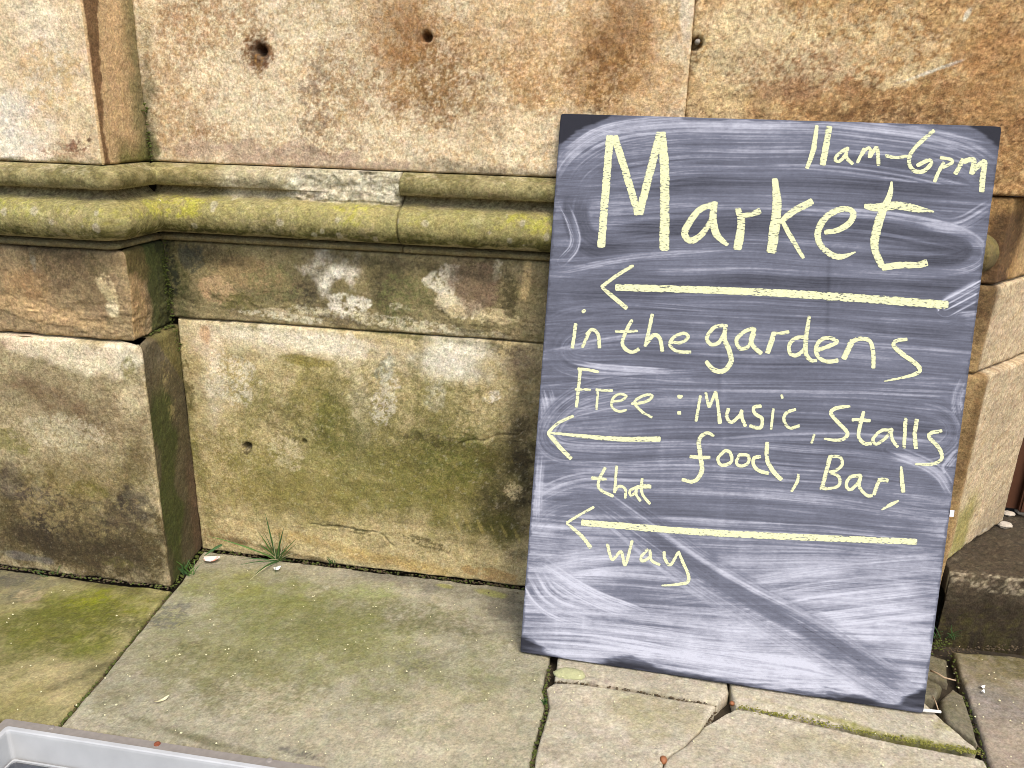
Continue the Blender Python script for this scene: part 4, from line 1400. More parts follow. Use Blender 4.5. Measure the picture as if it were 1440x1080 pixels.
def build_board():
    nu, nv = 430, 940
    u = np.linspace(0, BW, nu)
    v = np.linspace(0, BH, nv)
    U, Vv = np.meshgrid(u, v)
    U, Vv = U.ravel(), Vv.ravel()
    px, py = board_px(U, Vv)
    val = np.full(len(U), 0.25, np.float32)
    # edge wobble so that strokes are not ruler-straight
    Q = np.stack([px * 0.006, py * 0.006, 0 * px], 1)
    wob = 5.0 * fbm(Q, 1.0, 2, 5)
    py_w = py + wob
    for i, (path, hw, m, con, op) in enumerate(SM):
        P = np.array(path, float)
        # smooth the path
        for _ in range(3):
            Np = [P[0]]
            for a, b in zip(P[:-1], P[1:]):
                Np += [a * .75 + b * .25, a * .25 + b * .75]
            Np.append(P[-1])
            P = np.array(Np)
        lo, hi = P.min(0) - hw - 6, P.max(0) + hw + 6
        sel = np.where((px > lo[0]) & (px < hi[0]) & (py_w > lo[1]) & (py_w < hi[1]))[0]
        if not len(sel):
            continue
        X, Y = px[sel], py_w[sel]
        best = np.full(len(sel), 1e9)
        s = np.zeros(len(sel))
        t = np.zeros(len(sel))
        acc = 0.0
        for a, b in zip(P[:-1], P[1:]):
            d = b - a
            L = math.hypot(*d)
            if L < 1e-6: continue
            d = d / L
            al = np.clip((X - a[0]) * d[0] + (Y - a[1]) * d[1], 0, L)
            ex, ey = X - a[0] - al * d[0], Y - a[1] - al * d[1]
            dist = np.hypot(ex, ey)
            sg = np.where(d[0] * ey - d[1] * ex > 0, 1.0, -1.0)
            w_ = dist < best
            best = np.where(w_, dist, best)
            s = np.where(w_, sg * dist, s)
            t = np.where(w_, acc + al, t)
            acc += L
        z0 = np.full(len(sel), i * 3.17)
        st = 0.75 * vnoise(np.stack([s * 0.10, t * 0.0030, z0], 1), 1.0, 1) + 0.9 * vnoise(np.stack([s * 0.30, t * 0.005, z0 + 9], 1), 1.0, 2) \
            + 0.75 * vnoise(np.stack([s * 0.75, t * 0.010, z0 + 5], 1), 1.0, 3)
        fs = vnoise(np.stack([s * 0.9, t * 0.006, z0 + 15], 1), 1.0, 6) + 0.5 * vnoise(np.stack([s * 0.45, t * 0.004, z0 + 25], 1), 1.0, 7)
        slow = vnoise(np.stack([t * 0.012, s * 0.01, z0 + 2], 1), 1.0, 4)
        fl = min(60.0, acc * 0.3)
        jt = 14 * st
        fade = sstep((t + jt) / fl) * sstep((acc - t + jt) / fl) if hw < 100 else 1.0
        a_ = sstep((hw - best) / max(3.0, hw * 0.30)) * op * fade * np.clip(0.80 + 0.35 * slow + 0.55 * st, 0.05, 1)
        ridge = 0.06 * np.exp(-((hw * 0.93 - best) / 2.2) ** 2) if hw < 100 else 0
        new = m + 0.03 * (m > 0.4) + con * 1.22 * (1.0 * st + 0.9 * np.clip(fs - 0.35, 0, 1) - 0.9 * np.clip(-fs - 0.35, 0, 1)) + 0.06 * slow + ridge * fade
        val[sel] = val[sel] * (1 - a_) + new * a_
    G = np.stack([U, Vv, 0 * U], 1)
    val += 0.035 * fbm(G, 9, 4, 3) + 0.018 * fbm(G, 300, 2, 4)
    # faint upright ghosts and drips of older writing
    for gx, y0_, y1_, gw, ga in ((1163, 340, 490, 3, -.07), (1020, 500, 840, 5, .035), (1012, 440, 560, 3, -.04), (1240, 200, 300, 3, .03), (790, 855, 900, 1.6, .05), (828, 855, 905, 1.6, .05), (1178, 395, 440, 2, .04), (935, 600, 700, 4, .03)):
        val += ga * np.exp(-((px - gx + 0.02 * (py - 500)) / gw) ** 2) * sstep((py - y0_) / 12) * sstep((y1_ - py) / 12)
    val += 0.11 * sstep((py - 0.06 * (px - 1000) - 700) / 160) * (val > 0.16)
    fl_ = np.stack([px * 0.004, (py_w - 0.035 * (px - 1000)) * 0.55, 0 * px], 1)
    val += (0.050 * vnoise(fl_, 1.0, 12) + 0.045 * vnoise(fl_ * np.array([2.2, 2.1, 1]), 1.0, 13)) * (val > 0.08)
    val += 0.03
    # dry, patchy powder
    val *= 1 + 0.10 * fbm(G, 38, 4, 6) + 0.07 * fbm(G * np.array([1, 3, 1]), 160, 2, 8)
    # unwiped black margin: scallops along the foot, corners
    nb = fbm(np.stack([U * 1.0, 0 * U, 0 * U], 1), 7, 3, 21)
    hgt = 0.010 + 0.012 * nb + 0.035 * np.exp(-(U / 0.05) ** 2) + 0.011 * np.exp(-((U - 0.20) / 0.05) ** 2) + 0.016 * np.exp(-((U - 0.6) / 0.10) ** 2) + 0.05 * np.exp(-((U - BW) / 0.028) ** 2)
    rag = 0.005 * fbm(G * np.array([0.35, 1.6, 1]), 60, 4, 22) + 0.003 * fbm(G, 25, 3, 24)
    mk = sstep((hgt - Vv + rag * 1.6) / 0.014) * np.clip(0.9 + 0.25 * fbm(G * np.array([.5, 3, 1]), 40, 3, 29), 0.5, 1)
    tl = sstep((0.055 - (U * 0.55 + (BH - Vv)) + rag) / 0.006)
    tr = sstep((0.036 - ((BW - U) * 0.6 + (BH - Vv)) + rag) / 0.006)
    rim = 0.75 * sstep((0.004 - np.minimum(np.minimum(U, BW - U), BH - Vv) + rag * 0.8) / 0.004)
    mk = np.clip(mk + tl + tr, 0, 1)
    mk = np.maximum(mk, rim * 0.6)
    val = val * (1 - mk) + 0.045 * mk
    val = np.clip(val, 0.0, 1.0)
    c0, c1, c2 = lin((32, 31, 37)) / 1.9, lin((130, 132, 146)) / 1.75, lin((226, 226, 236)) / 1.75
    tq = np.clip(val / 0.42, 0, 1)[:, None]
    tw = np.clip((val - 0.42) / 0.40, 0, 1)[:, None]
    tint = (c0 * (1 - tq) + c1 * tq) * (1 - tw) + c2 * tw
    bow = 0.0015 * np.sin(Vv / BH * math.pi)
    nz = np.abs(fbm(G, 25, 4, 31))
    ch = 0.0005 * nz + 0.0026 * np.clip(nz - 1.5, 0, 1)        # nicks along the rim
    cr_ = 0.003 * np.exp(-(np.minimum(U, BW - U) + np.minimum(Vv, BH - Vv)) / 0.003)
    U = U + (ch + cr_) * (U < 1e-6) - (ch + cr_) * (U > BW - 1e-6)
    Vv = Vv + cr_ * (Vv < 1e-6) - (ch + cr_) * (Vv > BH - 1e-6)
    V3 = B0 + U[:, None] * BU + Vv[:, None] * BV - bow[:, None] * BN
    Gd = V3.reshape(nv, nu, 3)
    VV, FF, ring = skirted(Gd, np.zeros((nv, nu, 3)) - BN * 0.0065)
    ed = np.tile(lin((52, 47, 44)) / 1.5, (len(ring), 1))
    wear = fbm(VV[-len(ring):], 60, 3, 5)
    ed = ed * (1 + np.clip(wear - 0.7, 0, 3))[:, None]
    # back sheet
    n0 = len(VV)
    m = len(ring)
    tint = np.concatenate([tint, ed])
    return mesh_obj('panel', VV, FF, M_BOARD, board, tint)


M_BOARD = stone_mat('chalk_smeared_slate', bump=0.05, grain=700, rough=0.8, spec=0.15)
mrn = [n for n in M_BOARD.node_tree.nodes if n.type == 'MAP_RANGE'][0]
mrn.inputs['To Min'].default_value = 0.90
mrn.inputs['To Max'].default_value = 1.10
build_board()
M_PLY = plain_mat('raw_board_back', (120, 92, 62), 0.85, 0.2, 30)
q = [B0 + BU * a + BV * b - BN * 0.0072 for a, b in ((0.001, 0.001), (BW - 0.001, 0.001), (BW - 0.001, BH - 0.001), (0.001, BH - 0.001))]
mesh_obj('back_sheet', q, np.array([[3, 2, 1, 0]]), M_PLY, board, smooth=False)


# ---- chalk writing
def chalk_mat():
    m = bpy.data.materials.new('yellow_chalk')
    m.use_nodes = True
    t = m.node_tree
    b = t.nodes['Principled BSDF']
    b.inputs['Roughness'].default_value = 1.0
    b.inputs['Specular IOR Level'].default_value = 0.05
    tc = t.nodes.new('ShaderNodeTexCoord')
    n = t.nodes.new('ShaderNodeTexNoise')
    n.inputs['Scale'].default_value = 240
    n.inputs['Detail'].default_value = 4
    t.links.new(tc.outputs['Object'], n.inputs['Vector'])
    mx = t.nodes.new('ShaderNodeMixRGB')
    a = lin((242, 240, 176)) / 1.62
    c = lin((255, 255, 212)) / 1.55
    mx.inputs[1].default_value = (*a, 1)
    mx.inputs[2].default_value = (*c, 1)
    t.links.new(n.outputs['Fac'], mx.inputs['Fac'])
    t.links.new(mx.outputs['Color'], b.inputs['Base Color'])
    mp = t.nodes.new('ShaderNodeMapping')
    mp.inputs['Scale'].default_value = (150, 150, 620)
    t.links.new(tc.outputs['Object'], mp.inputs['Vector'])
    n2 = t.nodes.new('ShaderNodeTexNoise')
    n2.inputs['Scale'].default_value = 1.0
    n2.inputs['Detail'].default_value = 3
    t.links.new(mp.outputs['Vector'], n2.inputs['Vector'])
    at = t.nodes.new('ShaderNodeAttribute')
    at.attribute_name = 'tint'
    sx = t.nodes.new('ShaderNodeSeparateColor')
    t.links.new(at.outputs['Color'], sx.inputs['Color'])
    ad = t.nodes.new('ShaderNodeMath')
    ad.operation = 'ADD'
    t.links.new(n2.outputs['Fac'], ad.inputs[0])
    t.links.new(sx.outputs['Red'], ad.inputs[1])
    mr = t.nodes.new('ShaderNodeMapRange')
    mr.inputs['From Min'].default_value = 0.74
    mr.inputs['From Max'].default_value = 0.84
    t.links.new(ad.outputs[0], mr.inputs['Value'])
    tr = t.nodes.new('ShaderNodeBsdfTransparent')
    ms = t.nodes.new('ShaderNodeMixShader')
    t.links.new(mr.outputs['Result'], ms.inputs[0])
    t.links.new(tr.outputs[0], ms.inputs[1])
    t.links.new(b.outputs[0], ms.inputs[2])
    t.links.new(ms.outputs[0], t.nodes['Material Output'].inputs['Surface'])
    return m


M_CHALK = chalk_mat()
ZR = dict(A=(760, 140, .23611), B=(1100, 140, .23611), C=(760, 395, .23611), D=(1060, 395, .23611), E=(740, 620, .23611), F=(1040, 620, .23611), G=(960, 0, 1 / 3.0), S=(0, 0, 1.0))
# every word: strokes (origin key, width or (w0..wn), points)
WORDS = {
    'Market': [
        ('A', 52, [(415, 212), (388, 540), (361, 882)]), ('A', 48, [(438, 215), (510, 440), (583, 688)]), ('A', 52, [(588, 685), (650, 440), (715, 195)]),
        ('A', (50, 62, 62, 64), [(722, 192), (738, 400), (740, 650), (738, 902)]),
        ('A', (40, 44, 46, 44, 38, 34), [(1022, 628), (950, 655), (895, 720), (858, 795), (895, 840), (950, 812), (1000, 750), (1035, 680)]),
        ('A', (44, 50, 48, 26), [(1040, 606), (1028, 700), (1048, 800), (1116, 868)]),
        ('A', (40, 52, 58), [(1175, 645), (1196, 740), (1172, 896)]), ('A', (30, 34, 42), [(1200, 690), (1250, 685), (1312, 660)]),
        ('G', (26, 44, 48, 46), [(388, 752), (398, 860), (388, 960), (373, 1068)]), ('G', (24, 32, 34), [(408, 940), (470, 890), (550, 848)]), ('G', (20, 24, 18), [(420, 932), (460, 1005), (511, 1090)]),
        ('B', (30, 36, 42, 40, 36, 40, 46, 44, 42, 40, 40, 10), [(250, 790), (330, 778), (400, 735), (425, 680), (390, 652), (320, 662), (250, 712), (212, 790), (226, 860), (280, 915), (345, 937), (438, 908)]),
        ('B', (30, 52, 56, 48, 8), [(488, 634), (560, 642), (680, 632), (800, 650), (905, 668)]),
        ('B', (14, 40, 56, 60, 52, 44), [(652, 488), (640, 570), (592, 680), (560, 790), (552, 890), (598, 1000)]), ('B', (44, 44, 40, 50), [(592, 1000), (700, 986), (810, 985), (866, 968)])],
    '11am-6pm': [
        ('B', (26, 36, 26), [(207, 152), (185, 300), (146, 412)]), ('B', (40, 42, 44), [(282, 158), (262, 270), (240, 392)]),
        ('B', 22, [(382, 292), (335, 325), (315, 358), (340, 368), (375, 330), (392, 282)]), ('B', 24, [(386, 285), (384, 345), (422, 386)]),
        ('B', 22, [(488, 288), (470, 330), (446, 378)]), ('B', 20, [(470, 335), (505, 292), (524, 296), (516, 348)]), ('B', 26, [(518, 345), (545, 305), (566, 292), (574, 394)]),
        ('B', 22, [(612, 334), (680, 346), (748, 336)]),
        ('B', 27, [(906, 182), (825, 252), (768, 318), (756, 378), (786, 424), (842, 426), (886, 382), (868, 362), (800, 396)]),
        ('B', 24, [(964, 372), (932, 430), (905, 492)]), ('B', 22, [(938, 346), (1000, 356), (1010, 376), (952, 408)]),
        ('B', 30, [(1078, 352), (1055, 400), (1028, 446)]), ('B', 34, [(1078, 372), (1128, 356), (1142, 372), (1126, 446)]), ('B', (30, 36, 38, 36), [(1128, 440), (1180, 384), (1206, 378), (1194, 470), (1188, 552)])],
    'arrow1': [('S', (11, 11, 12, 13, 13), [(865, 404), (1000, 408), (1110, 413), (1230, 421), (1334, 429)]), ('S', 5.5, [(891, 373), (868, 387), (845, 404)]), ('S', (5, 7, 7), [(846, 404), (864, 419), (882, 434)])],
    'in': [('C', 24, [(210, 252), (200, 330), (189, 402)]), ('C', 22, [(248, 188), (268, 172)]), ('C', 22, [(292, 298), (270, 350), (248, 398)]), ('C', 24, [(272, 322), (308, 290), (342, 318), (352, 402)])],
    'the': [('C', 18, [(444, 300), (510, 302), (580, 298)]), ('C', 24, [(546, 230), (505, 310), (488, 375), (518, 415), (556, 422), (588, 404)]), ('C', 24, [(668, 196), (645, 300), (624, 392)]), ('C', 26, [(632, 372), (676, 322), (712, 345), (726, 424)]),
            ('C', 22, [(778, 366), (840, 366), (880, 336), (858, 312), (802, 330), (770, 374), (800, 414), (850, 424), (898, 424)])],
    'gardens': [('C', 26, [(1092, 264), (1035, 278), (992, 335), (1012, 376), (1058, 370), (1096, 312)]), ('C', (26, 32, 34, 34, 34, 32, 26), [(1106, 258), (1096, 340), (1124, 415), (1136, 480), (1092, 536), (1032, 530), (984, 478)]),
                ('C', 26, [(1272, 282), (1215, 302), (1168, 352), (1190, 402), (1240, 388), (1276, 312)]), ('C', 30, [(1276, 278), (1256, 368), (1318, 436)]),
                ('D', 34, [(122, 305), (102, 370), (80, 432)]), ('D', 22, [(108, 312), (160, 312), (212, 302)]),
                ('D', 26, [(316, 332), (250, 342), (212, 382), (218, 432), (260, 442), (312, 398)]), ('D', (22, 32, 32, 26, 18), [(331, 208), (312, 340), (310, 430), (340, 472), (378, 476)]),
                ('D', 27, [(380, 412), (445, 390), (496, 362), (450, 340), (402, 352), (370, 402), (388, 456), (440, 480), (505, 474)]),
                ('D', 38, [(590, 352), (562, 410), (534, 468)]), ('D', 28, [(562, 382), (622, 346), (688, 356), (712, 425), (713, 522)]),
                ('D', (22, 26, 30, 32, 30, 24, 10), [(916, 348), (852, 356), (834, 386), (880, 430), (986, 516), (950, 560), (778, 598)])],
    'Free': [('C', 22, [(238, 522), (226, 640), (213, 754)]), ('C', 20, [(220, 524), (285, 530), (348, 544)]), ('C', 16, [(204, 646), (250, 646), (300, 650)]), ('C', 17, [(342, 650), (338, 710), (334, 768)]), ('C', 18, [(328, 648), (380, 652), (432, 654)]),
             ('C', 17, [(426, 718), (480, 712), (511, 686), (472, 674), (432, 700), (424, 745), (460, 776), (516, 770)]), ('C', 19, [(540, 732), (620, 722), (666, 690), (640, 678), (590, 695), (560, 726), (600, 776), (666, 814)]),
             ],
    'dot1': [('C', 22, [(820, 680), (830, 694), (846, 682)])],
    'dot2': [('C', 26, [(815, 788), (838, 786)])],
    'Music': [('C', 20, [(953, 682), (940, 760), (926, 838)]), ('C', 20, [(983, 664), (994, 710), (1006, 756)]), ('C', 20, [(1006, 754), (1026, 706), (1044, 656)]), ('C', (20, 22, 28), [(1044, 656), (1058, 750), (1070, 852)]),
              ('C', 23, [(1122, 758), (1110, 808), (1138, 842), (1186, 804), (1202, 768)]), ('C', 24, [(1197, 770), (1202, 820), (1224, 868)]), ('C', 24, [(1318, 746), (1272, 754), (1278, 790), (1320, 822), (1308, 876), (1244, 864)]),
              ('D', 18, [(118, 760), (110, 825), (104, 886)]), ('D', 18, [(166, 676), (172, 702)]), ('D', 21, [(252, 764), (196, 786), (180, 830), (214, 876), (276, 862)])],
    'a comma': [('D', 17, [(362, 912), (354, 940), (344, 970)])],
    'Stalls': [('D', (16, 26, 26, 26, 26, 24, 22, 14), [(576, 748), (500, 756), (460, 786), (502, 842), (556, 900), (546, 934), (500, 950), (418, 940)]), ('D', 23, [(584, 828), (640, 828), (697, 834)]), ('D', 25, [(657, 776), (632, 870), (626, 930), (660, 968), (704, 970)]),
               ('D', 22, [(822, 888), (762, 892), (712, 940), (730, 972), (788, 934), (826, 878)]), ('D', 22, [(822, 878), (824, 940), (860, 992)]), ('D', 25, [(906, 816), (900, 910), (896, 998)]), ('D', 29, [(972, 822), (960, 920), (968, 1002)]),
               ('D', (22, 26, 26, 28, 26, 24, 22, 14), [(1124, 894), (1062, 905), (1045, 930), (1094, 982), (1120, 1030), (1115, 1066), (1062, 1092), (962, 1092)])],
    'arrow2': [('C', (14, 26, 32, 36), [(55, 905), (250, 925), (480, 943), (716, 943)]), ('C', 20, [(42, 908), (105, 848), (197, 804)]), ('C', 29, [(44, 904), (110, 985), (184, 1062)])],
    'food': [('E', (20, 24, 28, 30, 30, 26, 22), [(1120, -28), (1075, -46), (1030, -5), (1038, 90), (1045, 180), (1000, 242), (926, 230)]), ('E', 23, [(973, 94), (1030, 98), (1097, 100)]),
             ('E', 22, [(1190, 52), (1142, 105), (1166, 146), (1222, 124), (1216, 72), (1184, 54)]), ('E', 22, [(1272, 78), (1252, 128), (1278, 150), (1320, 134), (1322, 88), (1266, 82)]),
             ('F', 24, [(128, 94), (86, 104), (86, 148), (120, 180), (176, 194)]), ('F', (26, 28, 30, 30), [(165, 6), (164, 110), (200, 180), (252, 234)]), ('F', (14, 22, 18), [(352, 192), (344, 244), (308, 304)])],
    'Bar!': [('F', 27, [(542, 88), (516, 190), (490, 284)]), ('F', 21, [(540, 92), (598, 98), (612, 140), (575, 176), (532, 188)]), ('F', 21, [(536, 186), (592, 215), (594, 262), (545, 284), (478, 282)]),
             ('F', 22, [(728, 206), (662, 216), (636, 262), (660, 292), (706, 250), (726, 206)]), ('F', 22, [(724, 206), (714, 272), (758, 324), (794, 326)]), ('F', 24, [(832, 236), (814, 280), (800, 324)]), ('F', 27, [(822, 236), (855, 232), (888, 238)]),
             ('F', (16, 28, 30), [(963, 152), (968, 230), (976, 308)]), ('F', (14, 26, 10), [(950, 356), (902, 380), (846, 412)])],
    'that': [('E', 21, [(386, 222), (430, 224), (479, 232)]), ('E', 21, [(472, 158), (432, 236), (440, 290), (520, 332)]), ('E', 19, [(538, 148), (532, 230), (526, 312)]), ('E', 18, [(528, 300), (556, 270), (590, 290), (590, 344)]),
             ('E', 18, [(652, 276), (616, 300), (626, 326), (656, 300)]), ('E', 18, [(656, 270), (656, 322), (682, 360)]), ('E', 28, [(656, 276), (700, 272), (745, 272)]), ('E', 20, [(690, 222), (690, 312), (738, 378)])],
    'arrow3': [('S', (10, 10.5, 10.5, 10, 9.5), [(817, 735), (952, 746), (1050, 752), (1170, 757.5), (1290, 762)]), ('E', 17, [(405, 394), (320, 440), (238, 490)]), ('E', (18, 24, 26), [(240, 490), (328, 566), (386, 638)])],
    'way': [('E', 20, [(482, 612), (512, 706), (564, 660), (590, 738), (632, 592)]), ('E', 19, [(726, 644), (686, 690), (692, 716), (738, 690), (736, 650)]), ('E', 18, [(736, 648), (746, 710), (798, 740)]),
            ('E', 20, [(820, 658), (826, 702), (860, 738), (906, 662)]), ('E', (18, 20, 22, 22, 18, 10), [(906, 656), (932, 720), (966, 800), (958, 842), (890, 856), (806, 862)])],
}
LBL = {'dot1': 'upper chalk dot of the colon after Free', 'dot2': 'lower chalk dot of the colon after Free', 'a comma': 'yellow chalk comma after Music', 'arrow1': 'long yellow chalk arrow under Market', 'arrow2': 'short yellow chalk arrow under Free', 'arrow3': 'long yellow chalk arrow between that and way'}


def catmull(P, n):
    P = np.array(P, float)
    if len(P) < 3:
        t = np.linspace(0, 1, n)[:, None]
        return P[0] * (1 - t) + P[-1] * t
    Q = np.vstack([2 * P[0] - P[1], P, 2 * P[-1] - P[-2]])
    out = []
    m = len(P) - 1
    for k in np.linspace(0, m - 1e-6, n):
        i = int(k)
        t = k - i
        a, b, c, d = Q[i], Q[i + 1], Q[i + 2], Q[i + 3]
        out.append(0.5 * (2 * b + (c - a) * t + (2 * a - 5 * b + 4 * c - d) * t * t + (-a + 3 * b - 3 * c + d) * t ** 3))
    return np.array(out)


lift = 0.0003
sidx = 0
for word, strokes in WORDS.items():
    V, Fc, T = [], [], []
    for key, wd, pts in strokes:
        ox, oy, s = ZR[key]
        P = [(ox + x * s, oy + y * s) for x, y in pts]
        Ln = sum(math.dist(a, b) for a, b in zip(P[:-1], P[1:]))
        n = max(8, int(Ln / 1.1))
        C = catmull(P, n)
        kw_ = 0.90
        ww = kw_ * np.full(n, wd * s) if not isinstance(wd, tuple) else np.interp(np.linspace(0, 1, n), np.linspace(0, 1, len(wd)), [kw_ * q * s for q in wd])
        D = np.gradient(C, axis=0)
        D /= np.linalg.norm(D, axis=1)[:, None] + 1e-9
        Nn = np.stack([-D[:, 1], D[:, 0]], 1)
        ar = np.arange(n) * Ln / n
        j = np.stack([ar, np.full(n, sidx * 7.7), np.zeros(n)], 1)
        eL = 0.5 * ww * (1 + 0.09 * fbm(j, 0.16, 3, 1)) + 0.35 * fbm(j, 0.6, 2, 2)
        eR = 0.5 * ww * (1 + 0.09 * fbm(j, 0.16, 3, 3)) + 0.35 * fbm(j, 0.6, 2, 4)
        cap = np.minimum(1, np.sqrt(np.clip(np.minimum(ar, ar[-1] - ar) / (ww * 0.22) + 0.42, 0, 1)))
        prs = 0.05 * fbm(j, 0.05, 3, 5)
        rows_ = []
        fr_ = [-1.0, -0.72, 0.0, 0.72, 1.0]
        for f_ in fr_:
            e_ = np.where(f_ < 0, eL, eR) * cap
            rows_.append(C + Nn * (f_ * e_)[:, None])
        b0 = len(V)
        for a in range(n):
            for q_, f_ in enumerate(fr_):
                uu, vv = board_uv(*rows_[q_][a])
                bw = 0.0015 * math.sin(vv / BH * math.pi)
                V.append(B0 + BU * uu + BV * vv + BN * (lift + 0.00004 * (sidx % 9) + 0.00006 * a / n - bw))
                T.append((0.435 if abs(f_) < 0.6 else 0.415) if abs(f_) < 0.9 else 0.335)
                T[-1] += prs[a]
        for a in range(n - 1):
            for q_ in range(4):
                i0 = b0 + a * 5 + q_
                Fc.append((i0, i0 + 5, i0 + 6, i0 + 1))
        sidx += 1
    T = np.array(T)
    tint = np.stack([T, T, T], 1)
    nm = 'chalk_arrow' if word.startswith('arrow') else 'chalk_mark' if word.startswith(('dot', 'a ')) else 'chalk_lettering'
    o = mesh_obj(nm, V, np.array(Fc), M_CHALK, board, tint)
    o['label'] = LBL.get(word, 'yellow chalk writing reading ' + word)
M_STICK = plain_mat('white_sticker', (240, 234, 238), 0.6, 0.05, 50)
uu, vv = board_uv(1338.5, 722)
q = [B0 + BU * (uu + a) + BV * (vv + b) + BN * 0.0004 for a, b in ((-.0035, -.006), (.0035, -.006), (.0035, .006), (-.0035, .006))]
mesh_obj('sticker', q, np.array([[0, 1, 2, 3]]), M_STICK, board, smooth=False)

# ================================================================ SMALL THINGS ON THE GROUND
M_GRASS = plain_mat('grass_green', (92, 128, 40), 0.6, 0.35, 60, albedo=(0.07, 0.145, 0.022))
M_GRASS2 = plain_mat('grass_dark', (60, 92, 34), 0.6, 0.35, 60, albedo=(0.035, 0.085, 0.018))
M_STRAW = plain_mat('dry_straw', (206, 196, 150), 0.8, 0.2, 60)
M_PETAL = plain_mat('white_petal', (250, 246, 236), 0.7, 0.05, 80, k=1.35)
M_TWIG = plain_mat('pale_twig', (190, 162, 128), 0.9, 0.25, 120)
M_BROWN = plain_mat('brown_nut', (156, 96, 54), 0.6, 0.3, 150)


def blade(base, tip, wdt, sag, mat, parent):
    base, tip = Vector(base), Vector(tip)
    n = 9
    mid_ = (base + tip) / 2 + Vector((0, 0, sag))
    V, Fc = [], []
    ax = (tip - base)
    side = ax.cross(Vector((0.2, -1, 0.25))).normalized()
    for i in range(n):
        t = i / (n - 1)
        c = base * (1 - t) ** 2 + mid_ * 2 * t * (1 - t) + tip * t * t
        w_ = 0.78 * wdt * (0.55 + 0.9 * t - 1.42 * t * t) * 0.9 + 0.0002
        up_ = Vector((0, -1, 0.5)).normalized() * w_ * 0.35
        V += [c - side * w_, c - up_, c + side * w_]
    for i in range(n - 1):
        a = i * 3
        Fc += [(a, a + 1, a + 4, a + 3), (a + 1, a + 2, a + 5, a + 4)]
    return mesh_obj('blade', [tuple(v) for v in V], np.array(Fc), mat, parent)


def tip_at(px, py, y):
    x, z = on_wall(px, py, y)
    return (x, y, z)


bx, by = on_ground(391, 786)
tuft = tag(empty('grass_tuft', (bx, by, 0)), 'loose tuft of green grass in the joint at the wall foot beside white petal', 'grass')
spec = [((292.5, 754), -.035, .0030, .012, 0), ((373, 722), -.03, .0034, .0, 1), ((399, 742), -.03, .0036, .0, 1), ((362, 747), -.045, .0024, .01, 0), ((359, 811), -.09, .0042, .014, 1),
        ((340, 787), -.04, .0024, .01, 1), ((363, 766), -.04, .0030, .008, 0), ((338, 797), -.06, .0018, .008, 1), ((387, 814), -.09, .0018, .012, 1), ((397, 801), -.06, .0012, .01, 2),
        ((380, 752), -.03, .0016, .004, 0), ((405, 765), -.05, .0018, .004, 0), ((370, 790), -.06, .0016, .01, 2), ((376, 778), -.05, .0014, .008, 2), ((360, 774), -.06, .0014, .012, 2), ((412, 790), -.04, .0014, .01, 1), ((348, 772), -.03, .0016, .01, 0), ((352, 818), -.1, .0014, .012, 2)]
rg = random.Random(3)
for _ in range(16):
    spec.append(((391 + rg.uniform(-34, 26), 786 - rg.uniform(4, 40)), -rg.uniform(.03, .06), rg.uniform(.0009, .0018), .006, rg.choice((0, 0, 1, 2))))
for (p_, y_, w_, sg, mi) in spec:
    x, z = on_wall(p_[0], p_[1], y_)
    t3 = (x, y_, max(z, 0.004))
    if z < 0.004:
        gx, gy = on_ground(p_[0], p_[1])
        t3 = (gx, gy, 0.005)
    blade((bx + rg.uniform(-.006, .006), by + rg.uniform(-.004, .004), -0.006), t3, w_, sg, (M_GRASS, M_GRASS2, M_STRAW)[mi], tuft)


def small_tuft(px, py, z0, n, h, label, seed, spread=0.02):
    x, y = on_ground(px, py, z0)
    t = tag(empty('grass_tuft', (x, y, z0)), label, 'grass')
    r = random.Random(seed)
    for i in range(n):
        a = r.uniform(0, 6.28)
        b = (x + r.uniform(-spread, spread), y + r.uniform(-spread * .5, spread * .5), z0 - 0.004)
        hh = h * r.uniform(.5, 1.1)
        tp = (b[0] + math.cos(a) * hh * .7, b[1] + math.sin(a) * hh * .45 - 0.004, z0 + hh * r.uniform(.3, 1))
        blade(b, tp, r.uniform(.0009, .0018), hh * .2, r.choice((M_GRASS, M_GRASS2, M_GRASS2)), t)


small_tuft(262, 806, 0.0, 26, 0.045, 'short dark grass sprouting at the foot of the pier corner', 5, 0.016)
small_tuft(1326, 893, -0.010, 26, 0.05, 'thin dark grass beside the stone step and board edge', 6, 0.022)
small_tuft(767, 988, -0.006, 9, 0.018, 'tiny green weed in the open joint between two flagstones', 7, 0.005)
small_tuft(466, 790, 0.0, 7, 0.02, 'few short grass blades in the joint under the seamed plinth', 8, 0.008)
small_tuft(70, 806, 0.0, 12, 0.02, 'sparse grass in the joint under the left pier', 9, 0.03)


def petal(name, px, py, rx, ry, rot, mat, z0=0.002, parent=None):
    x, y = on_ground(px, py)
    V, Fc = [(0, 0, 0.0)], []
    n = 18
    for k, rr in enumerate((0.5, 1.0)):
        for i in range(n):
            t = 2 * math.pi * i / n
            rad = rr * (1 + 0.10 * math.sin(3 * t + 1) + 0.06 * math.sin(5 * t))
            V.append((rx * rad * math.cos(t), ry * rad * math.sin(t), 0.0045 * rr * rr * (0.5 + 0.5 * math.sin(2 * t + 1))))
    Fc = [(0, 1 + i, 1 + (i + 1) % n) for i in range(n)]
    for i in range(n):
        a, b = 1 + i, 1 + (i + 1) % n
        Fc.append((a, a + n, b + n, b))
    c, s = math.cos(R(rot)), math.sin(R(rot))
    V = [(x + a * c - b * s, y + a * s + b * c, z0 + d) for a, b, d in V]
    return mesh_obj(name, V, Fc, mat, parent)


